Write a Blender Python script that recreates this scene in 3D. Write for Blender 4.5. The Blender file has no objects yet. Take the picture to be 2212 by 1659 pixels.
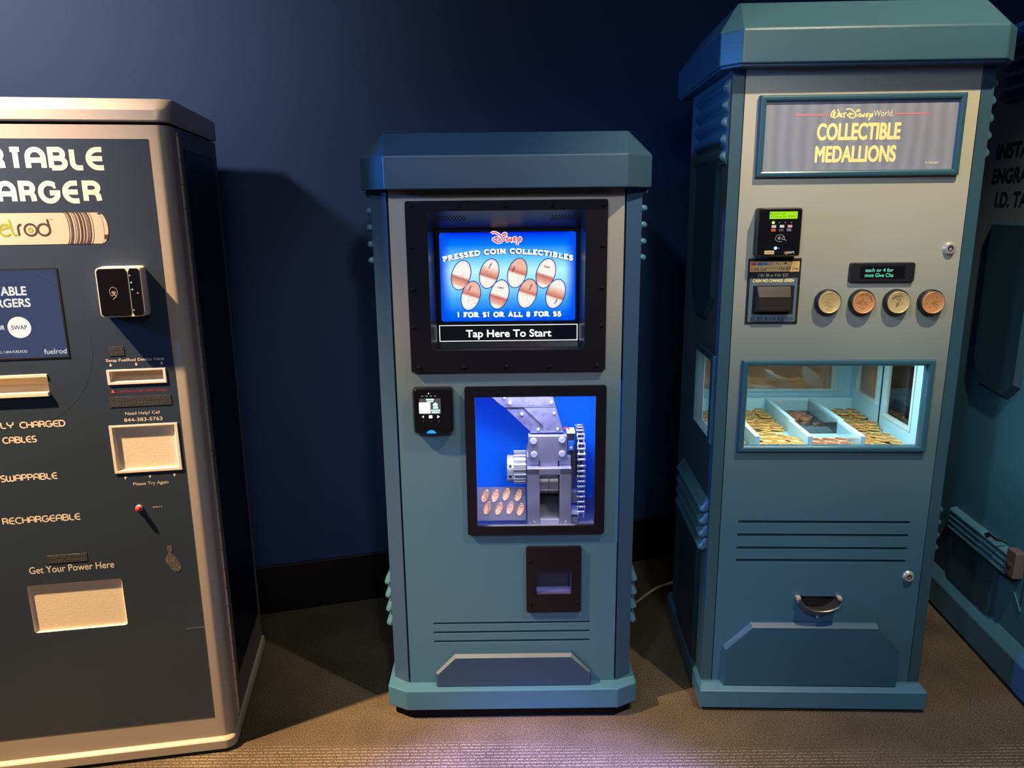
import bpy, bmesh, math, random
from math import sin, cos, pi, radians
from mathutils import Vector, Matrix
from mathutils.geometry import tessellate_polygon

random.seed(7)
S = bpy.context.scene
COL = S.collection

# ------------------------------------------------------------------ camera
F, PITCH, ROLL, EYE = 1611.516, 0.2286162, -0.0106030, 1.45
fwd = Vector((0, cos(PITCH), -sin(PITCH)))
rt = Vector((1, 0, 0)); up = Vector((0, sin(PITCH), cos(PITCH)))
r2 = rt * cos(ROLL) + up * sin(ROLL); u2 = up * cos(ROLL) - rt * sin(ROLL)
cd = bpy.data.cameras.new('camera'); cam = bpy.data.objects.new('camera', cd); COL.objects.link(cam)
cd.sensor_fit = 'HORIZONTAL'; cd.sensor_width = 36.0; cd.lens = F / 2212 * 36.0
cd.clip_start = .02
m = Matrix((r2, u2, -fwd)).transposed().to_4x4(); m.translation = (0, 0, EYE)
cam.matrix_world = m
S.camera = cam

# ------------------------------------------------------------------ world, lamps, exposure
S.view_settings.view_transform = 'Standard'; S.view_settings.look = 'None'
S.view_settings.gamma = 1.0; S.view_settings.use_curve_mapping = False
S.view_settings.exposure = 0.0
W = bpy.data.worlds.new('World'); S.world = W; W.use_nodes = True
W.node_tree.nodes['Background'].inputs['Color'].default_value = (.20, .23, .32, 1)
W.node_tree.nodes['Background'].inputs['Strength'].default_value = .075


def lamp(name, kind, loc, target, power, color, size=.1, angle=60, blend=.5, sizey=None):
    l = bpy.data.lights.new(name, kind); o = bpy.data.objects.new(name, l); COL.objects.link(o)
    o.location = loc; l.energy = power; l.color = color
    d = Vector(target) - Vector(loc)
    o.rotation_euler = d.to_track_quat('-Z', 'Y').to_euler()
    if kind == 'SPOT':
        l.spot_size = radians(angle); l.spot_blend = blend; l.shadow_soft_size = size
    elif kind == 'AREA':
        l.shape = 'RECTANGLE' if sizey else 'DISK'; l.size = size
        if sizey: l.size_y = sizey
    else:
        l.shadow_soft_size = size
    return o


lamp('warm_spotlight', 'SPOT', (-2.0, 1.09, 3.0), (-1.05, 1.70, .62), 1500, (1, .63, .31), .035, 50, .95)
lamp('medallion_spotlight', 'SPOT', (1.10, .95, 3.0), (.90, 1.95, .90), 215, (1, .83, .58), .03, 60, .55)
lamp('front_spotlight', 'SPOT', (.55, -1.3, 2.9), (.14, 1.95, .95), 98, (.96, .96, 1), .12, 33, .6)
lamp('second_front_spotlight', 'SPOT', (-.9, -1.0, 2.9), (.34, 1.95, .85), 105, (.66, .82, 1), .10, 36, .6)
lamp('wall_washer', 'SPOT', (-1.9, -.2, 2.9), (-1.75, 2.4, 2.0), 430, (1, .92, .88), .10, 58, .95)
lamp('engraver_spotlight', 'SPOT', (-.6, .2, 3.0), (1.62, 2.05, .80), 95, (.85, .95, 1), .06, 19, .6)
lamp('added_room_fill', 'AREA', (.2, -1.9, 3.2), (.2, 2.0, .9), 20, (.92, .95, 1), 1.6)  # unseen broad fill, added behind the camera to lift the shadows
lamp('blue_stage_light', 'SPOT', (-2.4, 1.32, 1.9), (1.1, 2.0, 1.2), 190, (.04, .26, 1), .08, 50, .5)
lamp('violet_spotlight', 'SPOT', (.30, .5, 2.8), (.08, 1.27, 0), 2100, (.25, .25, 1), .06, 26, .6)

# ------------------------------------------------------------------ mesh builder
class MB:
    def __init__(s): s.bm = bmesh.new()
    def face(s, vs):
        try: return s.bm.faces.new(vs)
        except ValueError: return None
    def verts(s, pts): return [s.bm.verts.new(p) for p in pts]
    def prism(s, a, b):
        """closed solid between two equal rings"""
        A, B = s.verts(a), s.verts(b); n = len(A)
        s.face(A[::-1]); s.face(B)
        for i in range(n): s.face([A[i], A[(i + 1) % n], B[(i + 1) % n], B[i]])
        return s
    def loft(s, rings, cap=True):
        R = [s.verts(r) for r in rings]; n = len(R[0])
        for k in range(len(R) - 1):
            for i in range(n): s.face([R[k][i], R[k][(i + 1) % n], R[k + 1][(i + 1) % n], R[k + 1][i]])
        if cap: s.face(R[0][::-1]); s.face(R[-1])
        return s
    def box(s, x0, x1, y0, y1, z0, z1):
        return s.prism([(x0, y0, z0), (x1, y0, z0), (x1, y1, z0), (x0, y1, z0)],
                       [(x0, y0, z1), (x1, y0, z1), (x1, y1, z1), (x0, y1, z1)])
    def xz(s, pts, y0, y1): return s.prism([(a, y0, b) for a, b in pts], [(a, y1, b) for a, b in pts])
    def xy(s, pts, z0, z1): return s.prism([(a, b, z0) for a, b in pts], [(a, b, z1) for a, b in pts])
    def yz(s, pts, x0, x1): return s.prism([(x0, a, b) for a, b in pts], [(x1, a, b) for a, b in pts])
    def plate(s, outer, holes, y0, y1):
        """flat plate in XZ with holes, from y0 to y1"""
        loops = [outer] + holes
        tri = tessellate_polygon([[Vector((a, b, 0)) for a, b in l] for l in loops])
        F_, B_ = [], []
        for l in loops:
            F_.append(s.verts([(a, y0, b) for a, b in l])); B_.append(s.verts([(a, y1, b) for a, b in l]))
        ff = [v for l in F_ for v in l]; bb = [v for l in B_ for v in l]
        for t in tri:
            s.face([ff[i] for i in t]); s.face([bb[i] for i in t][::-1])
        for f, b in zip(F_, B_):
            for i in range(len(f)):
                j = (i + 1) % len(f); s.face([f[i], f[j], b[j], b[i]])
        return s
    def lathe(s, prof, o=(0, 0, 0), axis='y', n=32, sx=1, sz=1):
        """prof: (radius, height along axis); closed by caps"""
        rings = []
        for r, h in prof:
            ring = []
            for i in range(n):
                t = 2 * pi * i / n; a, b = r * cos(t) * sx, r * sin(t) * sz
                p = {'y': (a, h, b), 'z': (a, b, h), 'x': (h, a, b)}[axis]
                ring.append((p[0] + o[0], p[1] + o[1], p[2] + o[2]))
            rings.append(ring)
        return s.loft(rings)
    def cyl(s, o, r, h0, h1, axis='y', n=24, sx=1, sz=1): return s.lathe([(r, h0), (r, h1)], o, axis, n, sx, sz)
    def ribbon(s, pts, w, y, t=.0003, closed=False, serif=0):
        """stroke of width w along a polyline in XZ, front at y"""
        P = [Vector(p) for p in pts]; n = len(P)
        if n < 2: return s
        s.cnt = getattr(s, 'cnt', 0) + 1; y = y - (s.cnt % 6) * 2.5e-5
        L, R = [], []
        for i in range(n):
            a = P[i - 1] if i > 0 else (P[-1] if closed else None)
            b = P[i + 1] if i < n - 1 else (P[0] if closed else None)
            d1 = (P[i] - a).normalized() if a is not None and (P[i] - a).length > 1e-9 else None
            d2 = (b - P[i]).normalized() if b is not None and (b - P[i]).length > 1e-9 else None
            if d1 is None and d2 is None: continue
            if d1 is None: d1 = d2
            if d2 is None: d2 = d1
            n1 = Vector((-d1.y, d1.x)); n2 = Vector((-d2.y, d2.x)); nn = n1 + n2
            if nn.length < 1e-6: nn = n1
            nn.normalize(); k = 1 / max(.55, nn.dot(n1))
            L.append(P[i] + nn * w / 2 * k); R.append(P[i] - nn * w / 2 * k)
        n_in = len(P); n = len(L)
        lf = s.verts([(p.x, y - i * 4e-6, p.y) for i, p in enumerate(L)]); rf = s.verts([(p.x, y - i * 4e-6, p.y) for i, p in enumerate(R)])
        for i in range(n if closed else n - 1):
            j = (i + 1) % n; s.face([lf[i], rf[i], rf[j], lf[j]])
        if serif and n_in == 2:
            y -= 1.2e-5
            for e, q in ((P[0], P[1]), (P[-1], P[-2])):
                d = (e - q).normalized()
                sl = serif
                c = e - d * w * .18
                hv = Vector((1, 0)) if abs(d.y) >= .5 else Vector((0, 1))
                dd = Vector((-hv.y, hv.x)); h = hv * sl / 2; k = dd * w * .19
                s.face(s.verts([((p.x), y, p.y) for p in (c - h - k, c + h - k, c + h + k, c - h + k)]))
        return s
    def tube(s, pts, r, n=10):
        P = [Vector(p) for p in pts]; rings = []
        for i, p in enumerate(P):
            d = (P[min(i + 1, len(P) - 1)] - P[max(i - 1, 0)]).normalized()
            a = d.cross(Vector((0, 0, 1))); a = a.normalized() if a.length > 1e-4 else Vector((1, 0, 0))
            b = d.cross(a)
            rings.append([tuple(p + (a * cos(2 * pi * k / n) + b * sin(2 * pi * k / n)) * r) for k in range(n)])
        return s.loft(rings)
    def build(s, name, mat, parent=None, bev=0, seg=2, smooth=False, fix=True):
        if fix: bmesh.ops.recalc_face_normals(s.bm, faces=s.bm.faces)
        me = bpy.data.meshes.new(name); s.bm.to_mesh(me); s.bm.free()
        if mat: me.materials.append(mat)
        o = bpy.data.objects.new(name, me); COL.objects.link(o)
        if parent: o.parent = parent
        if bev:
            b = o.modifiers.new('bevel', 'BEVEL'); b.width = bev; b.segments = seg; b.limit_method = 'ANGLE'; b.angle_limit = radians(35)
            b.harden_normals = False
        if smooth:
            for p in me.polygons: p.use_smooth = True
            e = o.modifiers.new('split', 'EDGE_SPLIT'); e.split_angle = radians(38)
        return o


def rr(x0, x1, z0, z1, r, n=5):
    pts = []
    for cx, cz, a in ((x1 - r, z1 - r, 0), (x0 + r, z1 - r, 90), (x0 + r, z0 + r, 180), (x1 - r, z0 + r, 270)):
        for i in range(n + 1):
            t = radians(a + 90 * i / n); pts.append((cx + r * cos(t), cz + r * sin(t)))
    return pts


def rect(x0, x1, z0, z1): return [(x1, z1), (x0, z1), (x0, z0), (x1, z0)]


def arc(cx, cy, rx, ry, a0, a1, n=10):
    return [(cx + rx * cos(radians(a0 + (a1 - a0) * i / n)), cy + ry * sin(radians(a0 + (a1 - a0) * i / n))) for i in range(n + 1)]


def empty(name, loc, yaw, label, cat, group=None):
    o = bpy.data.objects.new(name, None); COL.objects.link(o); o.location = loc; o.rotation_euler = (0, 0, yaw)
    o.empty_display_size = .1
    o['label'] = label; o['category'] = cat
    if group: o['group'] = group
    return o


# ------------------------------------------------------------------ materials
MAT = {}
def srgb(r, g, b):
    f = lambda c: (c / 255 / 12.92) if c / 255 <= .04045 else ((c / 255 + .055) / 1.055) ** 2.4
    return (f(r), f(g), f(b), 1)


def mat(name, col, rough=.5, metal=0, bump=0, scale=200, spec=.5, emit=None, es=1, vary=0, vscale=8):
    if name in MAT: return MAT[name]
    M = bpy.data.materials.new(name); M.use_nodes = True; nt = M.node_tree; b = nt.nodes['Principled BSDF']
    b.inputs['Base Color'].default_value = col; b.inputs['Roughness'].default_value = rough
    b.inputs['Metallic'].default_value = metal; b.inputs['Specular IOR Level'].default_value = spec
    if emit:
        b.inputs['Emission Color'].default_value = emit; b.inputs['Emission Strength'].default_value = es
    tc = nt.nodes.new('ShaderNodeTexCoord')
    if bump:
        nz = nt.nodes.new('ShaderNodeTexNoise'); nz.inputs['Scale'].default_value = scale; nz.inputs['Detail'].default_value = 2
        nt.links.new(tc.outputs['Object'], nz.inputs['Vector'])
        bp = nt.nodes.new('ShaderNodeBump'); bp.inputs['Strength'].default_value = bump; bp.inputs['Distance'].default_value = .002
        nt.links.new(nz.outputs['Fac'], bp.inputs['Height']); nt.links.new(bp.outputs['Normal'], b.inputs['Normal'])
    if vary:
        nz = nt.nodes.new('ShaderNodeTexNoise'); nz.inputs['Scale'].default_value = vscale; nz.inputs['Detail'].default_value = 4
        nt.links.new(tc.outputs['Object'], nz.inputs['Vector'])
        mx = nt.nodes.new('ShaderNodeMix'); mx.data_type = 'RGBA'
        mx.inputs['A'].default_value = tuple(c * (1 - vary) for c in col[:3]) + (1,)
        mx.inputs['B'].default_value = tuple(min(1, c * (1 + vary)) for c in col[:3]) + (1,)
        nt.links.new(nz.outputs['Fac'], mx.inputs['Factor']); nt.links.new(mx.outputs['Result'], b.inputs['Base Color'])
    MAT[name] = M
    return M


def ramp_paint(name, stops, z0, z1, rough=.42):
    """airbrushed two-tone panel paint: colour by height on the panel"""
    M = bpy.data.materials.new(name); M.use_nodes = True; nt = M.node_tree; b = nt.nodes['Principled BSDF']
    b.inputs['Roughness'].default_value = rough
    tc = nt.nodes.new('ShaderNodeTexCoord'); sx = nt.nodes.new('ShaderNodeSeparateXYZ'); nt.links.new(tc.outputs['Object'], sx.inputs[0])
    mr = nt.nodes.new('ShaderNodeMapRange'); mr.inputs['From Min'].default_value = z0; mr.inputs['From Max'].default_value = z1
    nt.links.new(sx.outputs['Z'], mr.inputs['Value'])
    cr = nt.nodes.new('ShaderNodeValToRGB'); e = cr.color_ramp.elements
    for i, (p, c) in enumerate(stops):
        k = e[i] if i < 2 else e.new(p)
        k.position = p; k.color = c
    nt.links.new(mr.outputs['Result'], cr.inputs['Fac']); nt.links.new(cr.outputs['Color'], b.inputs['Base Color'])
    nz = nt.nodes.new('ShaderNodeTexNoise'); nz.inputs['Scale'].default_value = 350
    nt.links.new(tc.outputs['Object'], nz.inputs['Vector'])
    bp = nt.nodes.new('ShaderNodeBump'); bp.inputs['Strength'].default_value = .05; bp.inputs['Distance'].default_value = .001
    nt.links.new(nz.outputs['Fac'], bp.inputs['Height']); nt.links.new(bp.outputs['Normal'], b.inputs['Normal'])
    return M


def emit(name, col, s=1):
    if name in MAT: return MAT[name]
    M = bpy.data.materials.new(name); M.use_nodes = True; nt = M.node_tree; nt.nodes.remove(nt.nodes['Principled BSDF'])
    e = nt.nodes.new('ShaderNodeEmission'); e.inputs['Color'].default_value = col; e.inputs['Strength'].default_value = s
    nt.links.new(e.outputs[0], nt.nodes['Material Output'].inputs['Surface']); MAT[name] = M
    return M


def glass(name, tint=(1, 1, 1, 1), refl=.045):
    M = bpy.data.materials.new(name); M.use_nodes = True; nt = M.node_tree; nt.nodes.remove(nt.nodes['Principled BSDF'])
    t = nt.nodes.new('ShaderNodeBsdfTransparent'); t.inputs['Color'].default_value = tint
    g = nt.nodes.new('ShaderNodeBsdfGlossy'); g.inputs['Roughness'].default_value = .02
    lw = nt.nodes.new('ShaderNodeLayerWeight'); lw.inputs['Blend'].default_value = .5
    pw_ = nt.nodes.new('ShaderNodeMath'); pw_.operation = 'POWER'; pw_.inputs[1].default_value = 4; nt.links.new(lw.outputs['Facing'], pw_.inputs[0])
    fr = nt.nodes.new('ShaderNodeMath'); fr.operation = 'MULTIPLY_ADD'; fr.inputs[1].default_value = .7; fr.inputs[2].default_value = refl; nt.links.new(pw_.outputs[0], fr.inputs[0])
    mx = nt.nodes.new('ShaderNodeMixShader')
    nt.links.new(fr.outputs[0], mx.inputs[0]); nt.links.new(t.outputs[0], mx.inputs[1]); nt.links.new(g.outputs[0], mx.inputs[2])
    nt.links.new(mx.outputs[0], nt.nodes['Material Output'].inputs['Surface'])
    return M


SILVER = (.40, .375, .32, 1)
TEAL = (.044, .135, .215, 1)
TEAL_D = (.045, .120, .165, 1)
POST = (.032, .074, .152, 1)
m_teal = mat('teal_paint', TEAL, .38, bump=.05, scale=350)
m_cap = mat('cap_paint', (.028, .070, .115, 1), .36, bump=.05, scale=350)
m_capR = mat('cap_paint_green', (.034, .092, .122, 1), .34, bump=.05, scale=350)
m_post = mat('post_paint', POST, .42, bump=.05, scale=350)
m_postR = mat('post_paint_dark', (.026, .072, .100, 1), .42, bump=.05, scale=350)
m_side = mat('side_paint', (.040, .105, .185, 1), .45, bump=.05, scale=350)
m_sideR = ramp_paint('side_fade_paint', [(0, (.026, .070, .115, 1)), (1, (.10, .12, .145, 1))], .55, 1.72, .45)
m_rib = mat('rib_paint', (.058, .165, .245, 1), .22)
m_ribD = mat('rib_paint_dark', (.040, .115, .165, 1), .28)
m_kick = mat('kick_paint', (.018, .046, .105, 1), .45, bump=.05, scale=350)
m_kickbev = mat('kick_edge_silver', (.10, .135, .175, 1), .45)
m_frame = mat('frame_blue_paint', (.026, .085, .120, 1), .30, bump=.03, scale=300)
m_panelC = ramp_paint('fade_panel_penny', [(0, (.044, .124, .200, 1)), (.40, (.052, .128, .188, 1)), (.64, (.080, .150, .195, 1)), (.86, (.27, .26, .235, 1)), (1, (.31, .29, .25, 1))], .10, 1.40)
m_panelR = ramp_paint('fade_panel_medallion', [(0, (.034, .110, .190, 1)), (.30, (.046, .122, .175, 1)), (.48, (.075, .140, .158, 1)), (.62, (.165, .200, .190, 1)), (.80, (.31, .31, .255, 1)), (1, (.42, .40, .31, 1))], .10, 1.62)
m_black = mat('black_powder_coat', (.0055, .0045, .0075, 1), .65, bump=.12, scale=500, spec=.12)
m_blackg = mat('black_gloss_plastic', (.006, .006, .008, 1), .14)
m_blackp = mat('black_plastic', (.010, .010, .012, 1), .42)
m_dark = mat('dark_inside', (.006, .007, .010, 1), .8)
m_chrome = mat('chrome', (.62, .58, .53, 1), .26, .6)
m_steel = mat('brushed_steel', (.50, .50, .56, 1), .38, 1, bump=.1, scale=120)
m_steelm = mat('machined_steel', (.24, .23, .33, 1), .42, .5, bump=.08, scale=90, vary=.15, vscale=14)
m_galv = mat('galvanized_sheet', (.125, .12, .23, 1), .45, .5, vary=.6, vscale=60)
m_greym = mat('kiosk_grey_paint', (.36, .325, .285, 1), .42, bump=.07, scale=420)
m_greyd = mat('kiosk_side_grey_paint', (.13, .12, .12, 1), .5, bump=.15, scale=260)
m_graphic = mat('navy_graphic_panel', (.027, .042, .070, 1), .30)
m_sidegraphic = mat('navy_side_graphic', (.002, .004, .014, 1), .4, spec=.2)
m_cream = mat('cream_plastic', (.72, .63, .50, 1), .5, bump=.14, scale=220)
m_white = mat('white_lettering', (.64, .58, .53, 1), .5)
m_red = mat('red_lettering', (.45, .03, .03, 1), .5)
m_carpet_reflection = mat('painted_carpet_reflection', (.30, .19, .10, 1), .8, bump=.2, scale=90, vary=.35, vscale=22)  # paints the floor carpet as mirrored inside the coin case
m_blueint = mat('pale_blue_interior_paint', (.22, .52, .70, 1), .55, bump=.08, scale=120)
m_divider = mat('pale_blue_divider_paint', (.30, .62, .78, 1), .5, bump=.08, scale=120)
m_backdrop = mat('bright_blue_backdrop', (.0, .20, .95, 1), .45)
m_gold = mat('gold_medallion', (.44, .31, .09, 1), .36, .65, bump=.6, scale=180)
m_goldrim = mat('gold_rim', (.95, .68, .28, 1), .25, .75)
m_copper = mat('copper_medallion', (.34, .16, .085, 1), .36, .65, bump=.6, scale=180)
m_copperrim = mat('copper_rim', (.80, .48, .28, 1), .28, .75)
m_glass = glass('clear_glass')
m_acryl = mat('acrylic_bin', (.35, .45, .55, 1), .12)
m_cord = mat('beige_cord', (.30, .22, .16, 1), .5)
m_yellow = mat('yellow_lettering', (.95, .78, .30, 1), .5)
m_gline = mat('engraved_line', (.16, .075, .025, 1), .5, .3)
m_navytext = mat('navy_lettering', (.004, .014, .032, 1), .5)

# ------------------------------------------------------------------ lettering
GL = {}
def stroke_glyphs():
    A = arc
    g = {}
    g['R'] = (.72, [[(0, 0), (0, 1), (.38, 1)] + A(.38, .74, .28, .26, 90, -90) + [(.02, .48)], [(.36, .48)] + A(.36, .2, .3, .28, 90, 0, 6) + [(.68, 0)]])
    g['T'] = (.66, [[(0, 1), (.66, 1)], [(.33, 1), (.33, 0)]])
    g['A'] = (.82, [[(0, 0), (0, .6)] + A(.41, .6, .41, .4, 180, 0, 14) + [(.82, 0)], [(0, .42), (.82, .42)]])
    g['B'] = (.78, [[(0, 0), (0, 1), (.42, 1)] + A(.42, .76, .26, .24, 90, -90) + [(.1, .52)], [(.3, .52), (.46, .52)] + A(.46, .26, .3, .26, 90, -90) + [(0, 0)]])
    g['L'] = (.58, [[(0, 1), (0, .3)] + A(.3, .3, .3, .3, 180, 270, 8) + [(.58, 0)]])
    g['E'] = (.74, [[(.74, 1), (.5, 1)] + A(.5, .5, .5, .5, 90, 270, 18) + [(.76, 0)], [(.02, .5), (.72, .5)]])
    g['C'] = (.82, [[(.82, .92)] + A(.5, .5, .5, .5, 70, 290, 20) + [(.82, .08)]])
    g['H'] = (.74, [[(0, 0), (0, 1)], [(.74, 0), (.74, 1)], [(0, .5), (.74, .5)]])
    g['G'] = (.92, [[(.85, .86)] + A(.48, .5, .48, .5, 45, 335, 24) + [(.93, .46), (.5, .46)]])
    g['P'] = (.68, [[(0, 0), (0, 1), (.38, 1)] + A(.38, .72, .28, .28, 90, -90) + [(.02, .44)]])
    g['O'] = (1.0, [A(.5, .5, .5, .5, 90, 450, 28)])
    g['D'] = (.82, [[(0, 0), (0, 1), (.34, 1)] + A(.34, .5, .48, .5, 90, -90, 16) + [(0, 0)]])
    g['S'] = (.64, [[(.6, 1), (.28, 1)] + A(.28, .74, .26, .26, 90, 270) + [(.36, .48)] + A(.36, .24, .28, .24, 90, -90) + [(0, 0)]])
    g['W'] = (1.1, [[(0, 1), (0, .3)] + A(.27, .28, .27, .28, 180, 360, 10) + [(.55, .9)], [(.55, .3)] + A(.82, .28, .27, .28, 180, 360, 10) + [(1.1, 1)]])
    g['Y'] = (.72, [[(0, 1), (0, .8)] + A(.36, .72, .36, .3, 180, 360, 10) + [(.72, 1)], [(.36, .42), (.36, 0)]])
    g['F'] = (.6, [[(0, 0), (0, 1), (.6, 1)], [(0, .5), (.5, .5)]])
    g['U'] = (.76, [[(0, 1), (0, .4)] + A(.38, .38, .38, .38, 180, 360, 12) + [(.76, 1)]])
    return g
def serif_glyphs():
    A = arc
    g = {}
    g['P'] = (.58, [[(.1, 0), (.1, 1)], [(0, .97), (.3, .97)] + A(.3, .72, .26, .25, 90, -90) + [(.1, .47)]])
    g['R'] = (.72, [[(.1, 0), (.1, 1)], [(0, .97), (.3, .97)] + A(.3, .74, .24, .23, 90, -90) + [(.1, .5)], [(.3, .5), (.66, 0)]])
    g['E'] = (.6, [[(.12, 0), (.12, 1)], [(0, .96), (.54, .96), (.56, .8)], [(.12, .52), (.42, .52)], [(0, .04), (.56, .04), (.6, .24)]])
    g['S'] = (.54, [[(.48, .78)] + A(.26, .75, .2, .23, 40, 230, 10) + A(.27, .26, .24, .24, 60, -150, 12) + [(.04, .25)]])
    g['D'] = (.78, [[(.12, 0), (.12, 1)], [(0, .96), (.3, .96)] + A(.32, .5, .42, .46, 90, -90, 14) + [(0, .04)]])
    g['C'] = (.7, [[(.66, .74)] + A(.38, .5, .36, .47, 45, 315, 18) + [(.68, .22)]])
    g['O'] = (.8, [A(.4, .5, .37, .47, 90, 450, 24)])
    g['I'] = (.3, [[(.15, 0), (.15, 1)]])
    g['N'] = (.78, [[(.1, 0), (.1, 1)], [(.06, 1), (.66, 0)], [(.66, 0), (.66, 1)]])
    g['L'] = (.58, [[(.12, 1), (.12, 0)], [(0, .04), (.54, .04), (.58, .26)]])
    g['T'] = (.64, [[(.02, .76), (.04, .96), (.6, .96), (.62, .76)], [(.32, .96), (.32, 0)]])
    g['B'] = (.66, [[(.12, 0), (.12, 1)], [(0, .96), (.32, .96)] + A(.32, .75, .2, .21, 90, -90, 8) + [(.14, .53)], [(.32, .53)] + A(.34, .28, .25, .25, 90, -90, 8) + [(0, .04)]])
    g['F'] = (.56, [[(.12, 0), (.12, 1)], [(0, .96), (.54, .96), (.56, .78)], [(.12, .5), (.42, .5)]])
    g['A'] = (.76, [[(.04, 0), (.38, 1), (.70, 0)], [(.16, .34), (.58, .34)]])
    g['1'] = (.36, [[(.05, .82), (.2, .97), (.2, 0)]])
    g['8'] = (.56, [A(.28, .74, .18, .22, 90, 450, 16), A(.28, .26, .22, .25, 90, 450, 16)])
    g['5'] = (.52, [[(.48, .95), (.14, .95), (.1, .55)] + A(.24, .32, .24, .3, 110, -150, 12)])
    g['$'] = (.54, [[(.48, .78)] + A(.26, .74, .2, .2, 40, 230, 10) + A(.27, .27, .23, .22, 60, -150, 12), [(.27, -.08), (.27, 1.08)]])
    return g
GL['deco'] = stroke_glyphs(); GL['serif'] = serif_glyphs()


def letter(mb, font, ch, x, z, w, h, sw, y, xf=None, serif=0):
    adv, st = GL[font][ch]
    k = (w - sw) / adv if w else h
    for s in st:
        pts = [(x + sw / 2 + a * k, z + sw / 2 + b * (h - sw)) for a, b in s]
        closed = len(pts) > 12 and (Vector(pts[0]) - Vector(pts[-1])).length < 1e-4
        if closed: pts = pts[:-1]
        if xf: pts = [xf(p) for p in pts]
        mb.ribbon(pts, sw, y, closed=closed, serif=0 if closed else serif)


def stroke_text(parent, name, txt, x0, x1, z0, h, y, mt, sw, font='deco', gap=.14, serif=0, space=.45, arch=None, label=None):
    """lettering from strokes fitted between x0 and x1"""
    gl = GL[font]; tot = 0
    for i, c in enumerate(txt): tot += (space if c == ' ' else gl[c][0]) + gap
    tot -= gap
    k = (x1 - x0 - sw) / tot
    mb = MB(); x = x0
    for c in txt:
        if c == ' ': x += (space + gap) * k; continue
        w = gl[c][0] * k + sw
        if arch:
            cx = x + w / 2; dz, ang = arch(cx)
            def xf(p, cx=cx, dz=dz, ang=ang):
                a, b = p[0] - cx, p[1] - z0
                return (cx + a * cos(ang) - b * sin(ang), z0 + dz + a * sin(ang) + b * cos(ang))
            letter(mb, font, c, x, z0, w, h, sw, y, xf, serif)
        else: letter(mb, font, c, x, z0, w, h, sw, y, None, serif)
        x += (gl[c][0] + gap) * k
    o = mb.build(name, mt, parent, fix=False)
    if label: o['label'] = label
    return o


def font_mesh(txt, bold=0, shear=0, spacing=1):
    c = bpy.data.curves.new('t', 'FONT'); c.body = txt; c.resolution_u = 6; c.offset = bold; c.shear = shear; c.space_character = spacing
    c.fill_mode = 'FRONT'
    o = bpy.data.objects.new('t', c); COL.objects.link(o)
    dg = bpy.context.evaluated_depsgraph_get(); dg.update()
    me = bpy.data.meshes.new_from_object(o.evaluated_get(dg))
    bpy.data.objects.remove(o); bpy.data.curves.remove(c)
    return me


def text(parent, name, txt, x0, x1, z0, z1, y, mt, bold=0, shear=0, spacing=1, keep=False):
    """printed lettering fitted into the rectangle x0..x1, z0..z1 at depth y"""
    me = font_mesh(txt, 0, shear, spacing)
    xs = [v.co.x for v in me.vertices]; zs = [v.co.y for v in me.vertices]
    ax, bx, az, bz = min(xs), max(xs), min(zs), max(zs)
    k = (z1 - z0) / (bz - az) * bold * .9; kx = min(k, (x1 - x0) / (bx - ax) * bold * 1.3)
    base = [(x0 + kx + (v.co.x - ax) / (bx - ax) * (x1 - x0 - 2 * kx), z0 + k + (v.co.y - az) / (bz - az) * (z1 - z0 - 2 * k)) for v in me.vertices]
    if bold:
        bm = bmesh.new()
        for i, (ox, oz) in enumerate(((0, 0), (1, 0), (-1, 0), (0, 1), (0, -1), (.7, .7), (-.7, .7), (.7, -.7), (-.7, -.7))):
            n0 = len(bm.verts); bm.from_mesh(me); bm.verts.ensure_lookup_table()
            for j, (a, b) in enumerate(base): bm.verts[n0 + j].co = (a + ox * kx, y - i * 1.5e-5, b + oz * k)
        bm.to_mesh(me); bm.free()
    else:
        for v, (a, b) in zip(me.vertices, base): v.co = (a, y, b)
    me.name = name; me.materials.clear(); me.materials.append(mt)
    o = bpy.data.objects.new(name, me); COL.objects.link(o); o.parent = parent
    return o


DISNEY = [[(460, 290), (490, 262), (540, 245), (640, 255), (760, 310), (870, 400), (920, 480), (925, 540), (900, 600), (860, 635), (800, 650), (700, 640), (600, 590), (535, 530), (545, 500), (580, 480), (680, 460), (780, 475), (830, 520)],
          [(660, 390), (665, 650)], [(1005, 480), (1005, 610)],
          [(950, 400), (955, 340), (1000, 295), (1060, 285), (1095, 315), (1070, 360), (1000, 385)],
          [(1180, 465), (1110, 475), (1085, 510), (1160, 545), (1170, 580), (1130, 605), (1075, 600)],
          [(1230, 610), (1240, 520), (1310, 600), (1330, 435)],
          [(1530, 450), (1430, 480), (1415, 560), (1440, 605), (1510, 585)], [(1425, 530), (1500, 518)],
          [(1600, 450), (1565, 530), (1600, 575), (1660, 520), (1690, 470), (1725, 520), (1690, 590), (1600, 640), (1575, 700), (1550, 770)]]
WALT = [[(230, 125), (175, 175), (145, 250), (150, 300), (190, 320), (225, 280), (250, 200), (225, 180), (200, 240), (215, 320), (240, 340), (300, 300), (335, 200), (320, 140), (300, 105)],
        [(330, 320), (355, 215), (385, 320)], [(338, 275), (375, 275)], [(405, 215), (405, 310), (440, 300)], [(440, 225), (530, 208)], [(470, 220), (480, 345)]]


def scribble(parent, name, strokes, bx, by, x0, x1, z0, z1, w, y, mt):
    mb = MB()
    for s in strokes:
        pts = [(x0 + (a - bx[0]) / (bx[1] - bx[0]) * (x1 - x0), z1 - (b - by[0]) / (by[1] - by[0]) * (z1 - z0)) for a, b in s]
        mb.ribbon(smooth(pts), w, y)
    return mb.build(name, mt, parent, fix=False)


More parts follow.
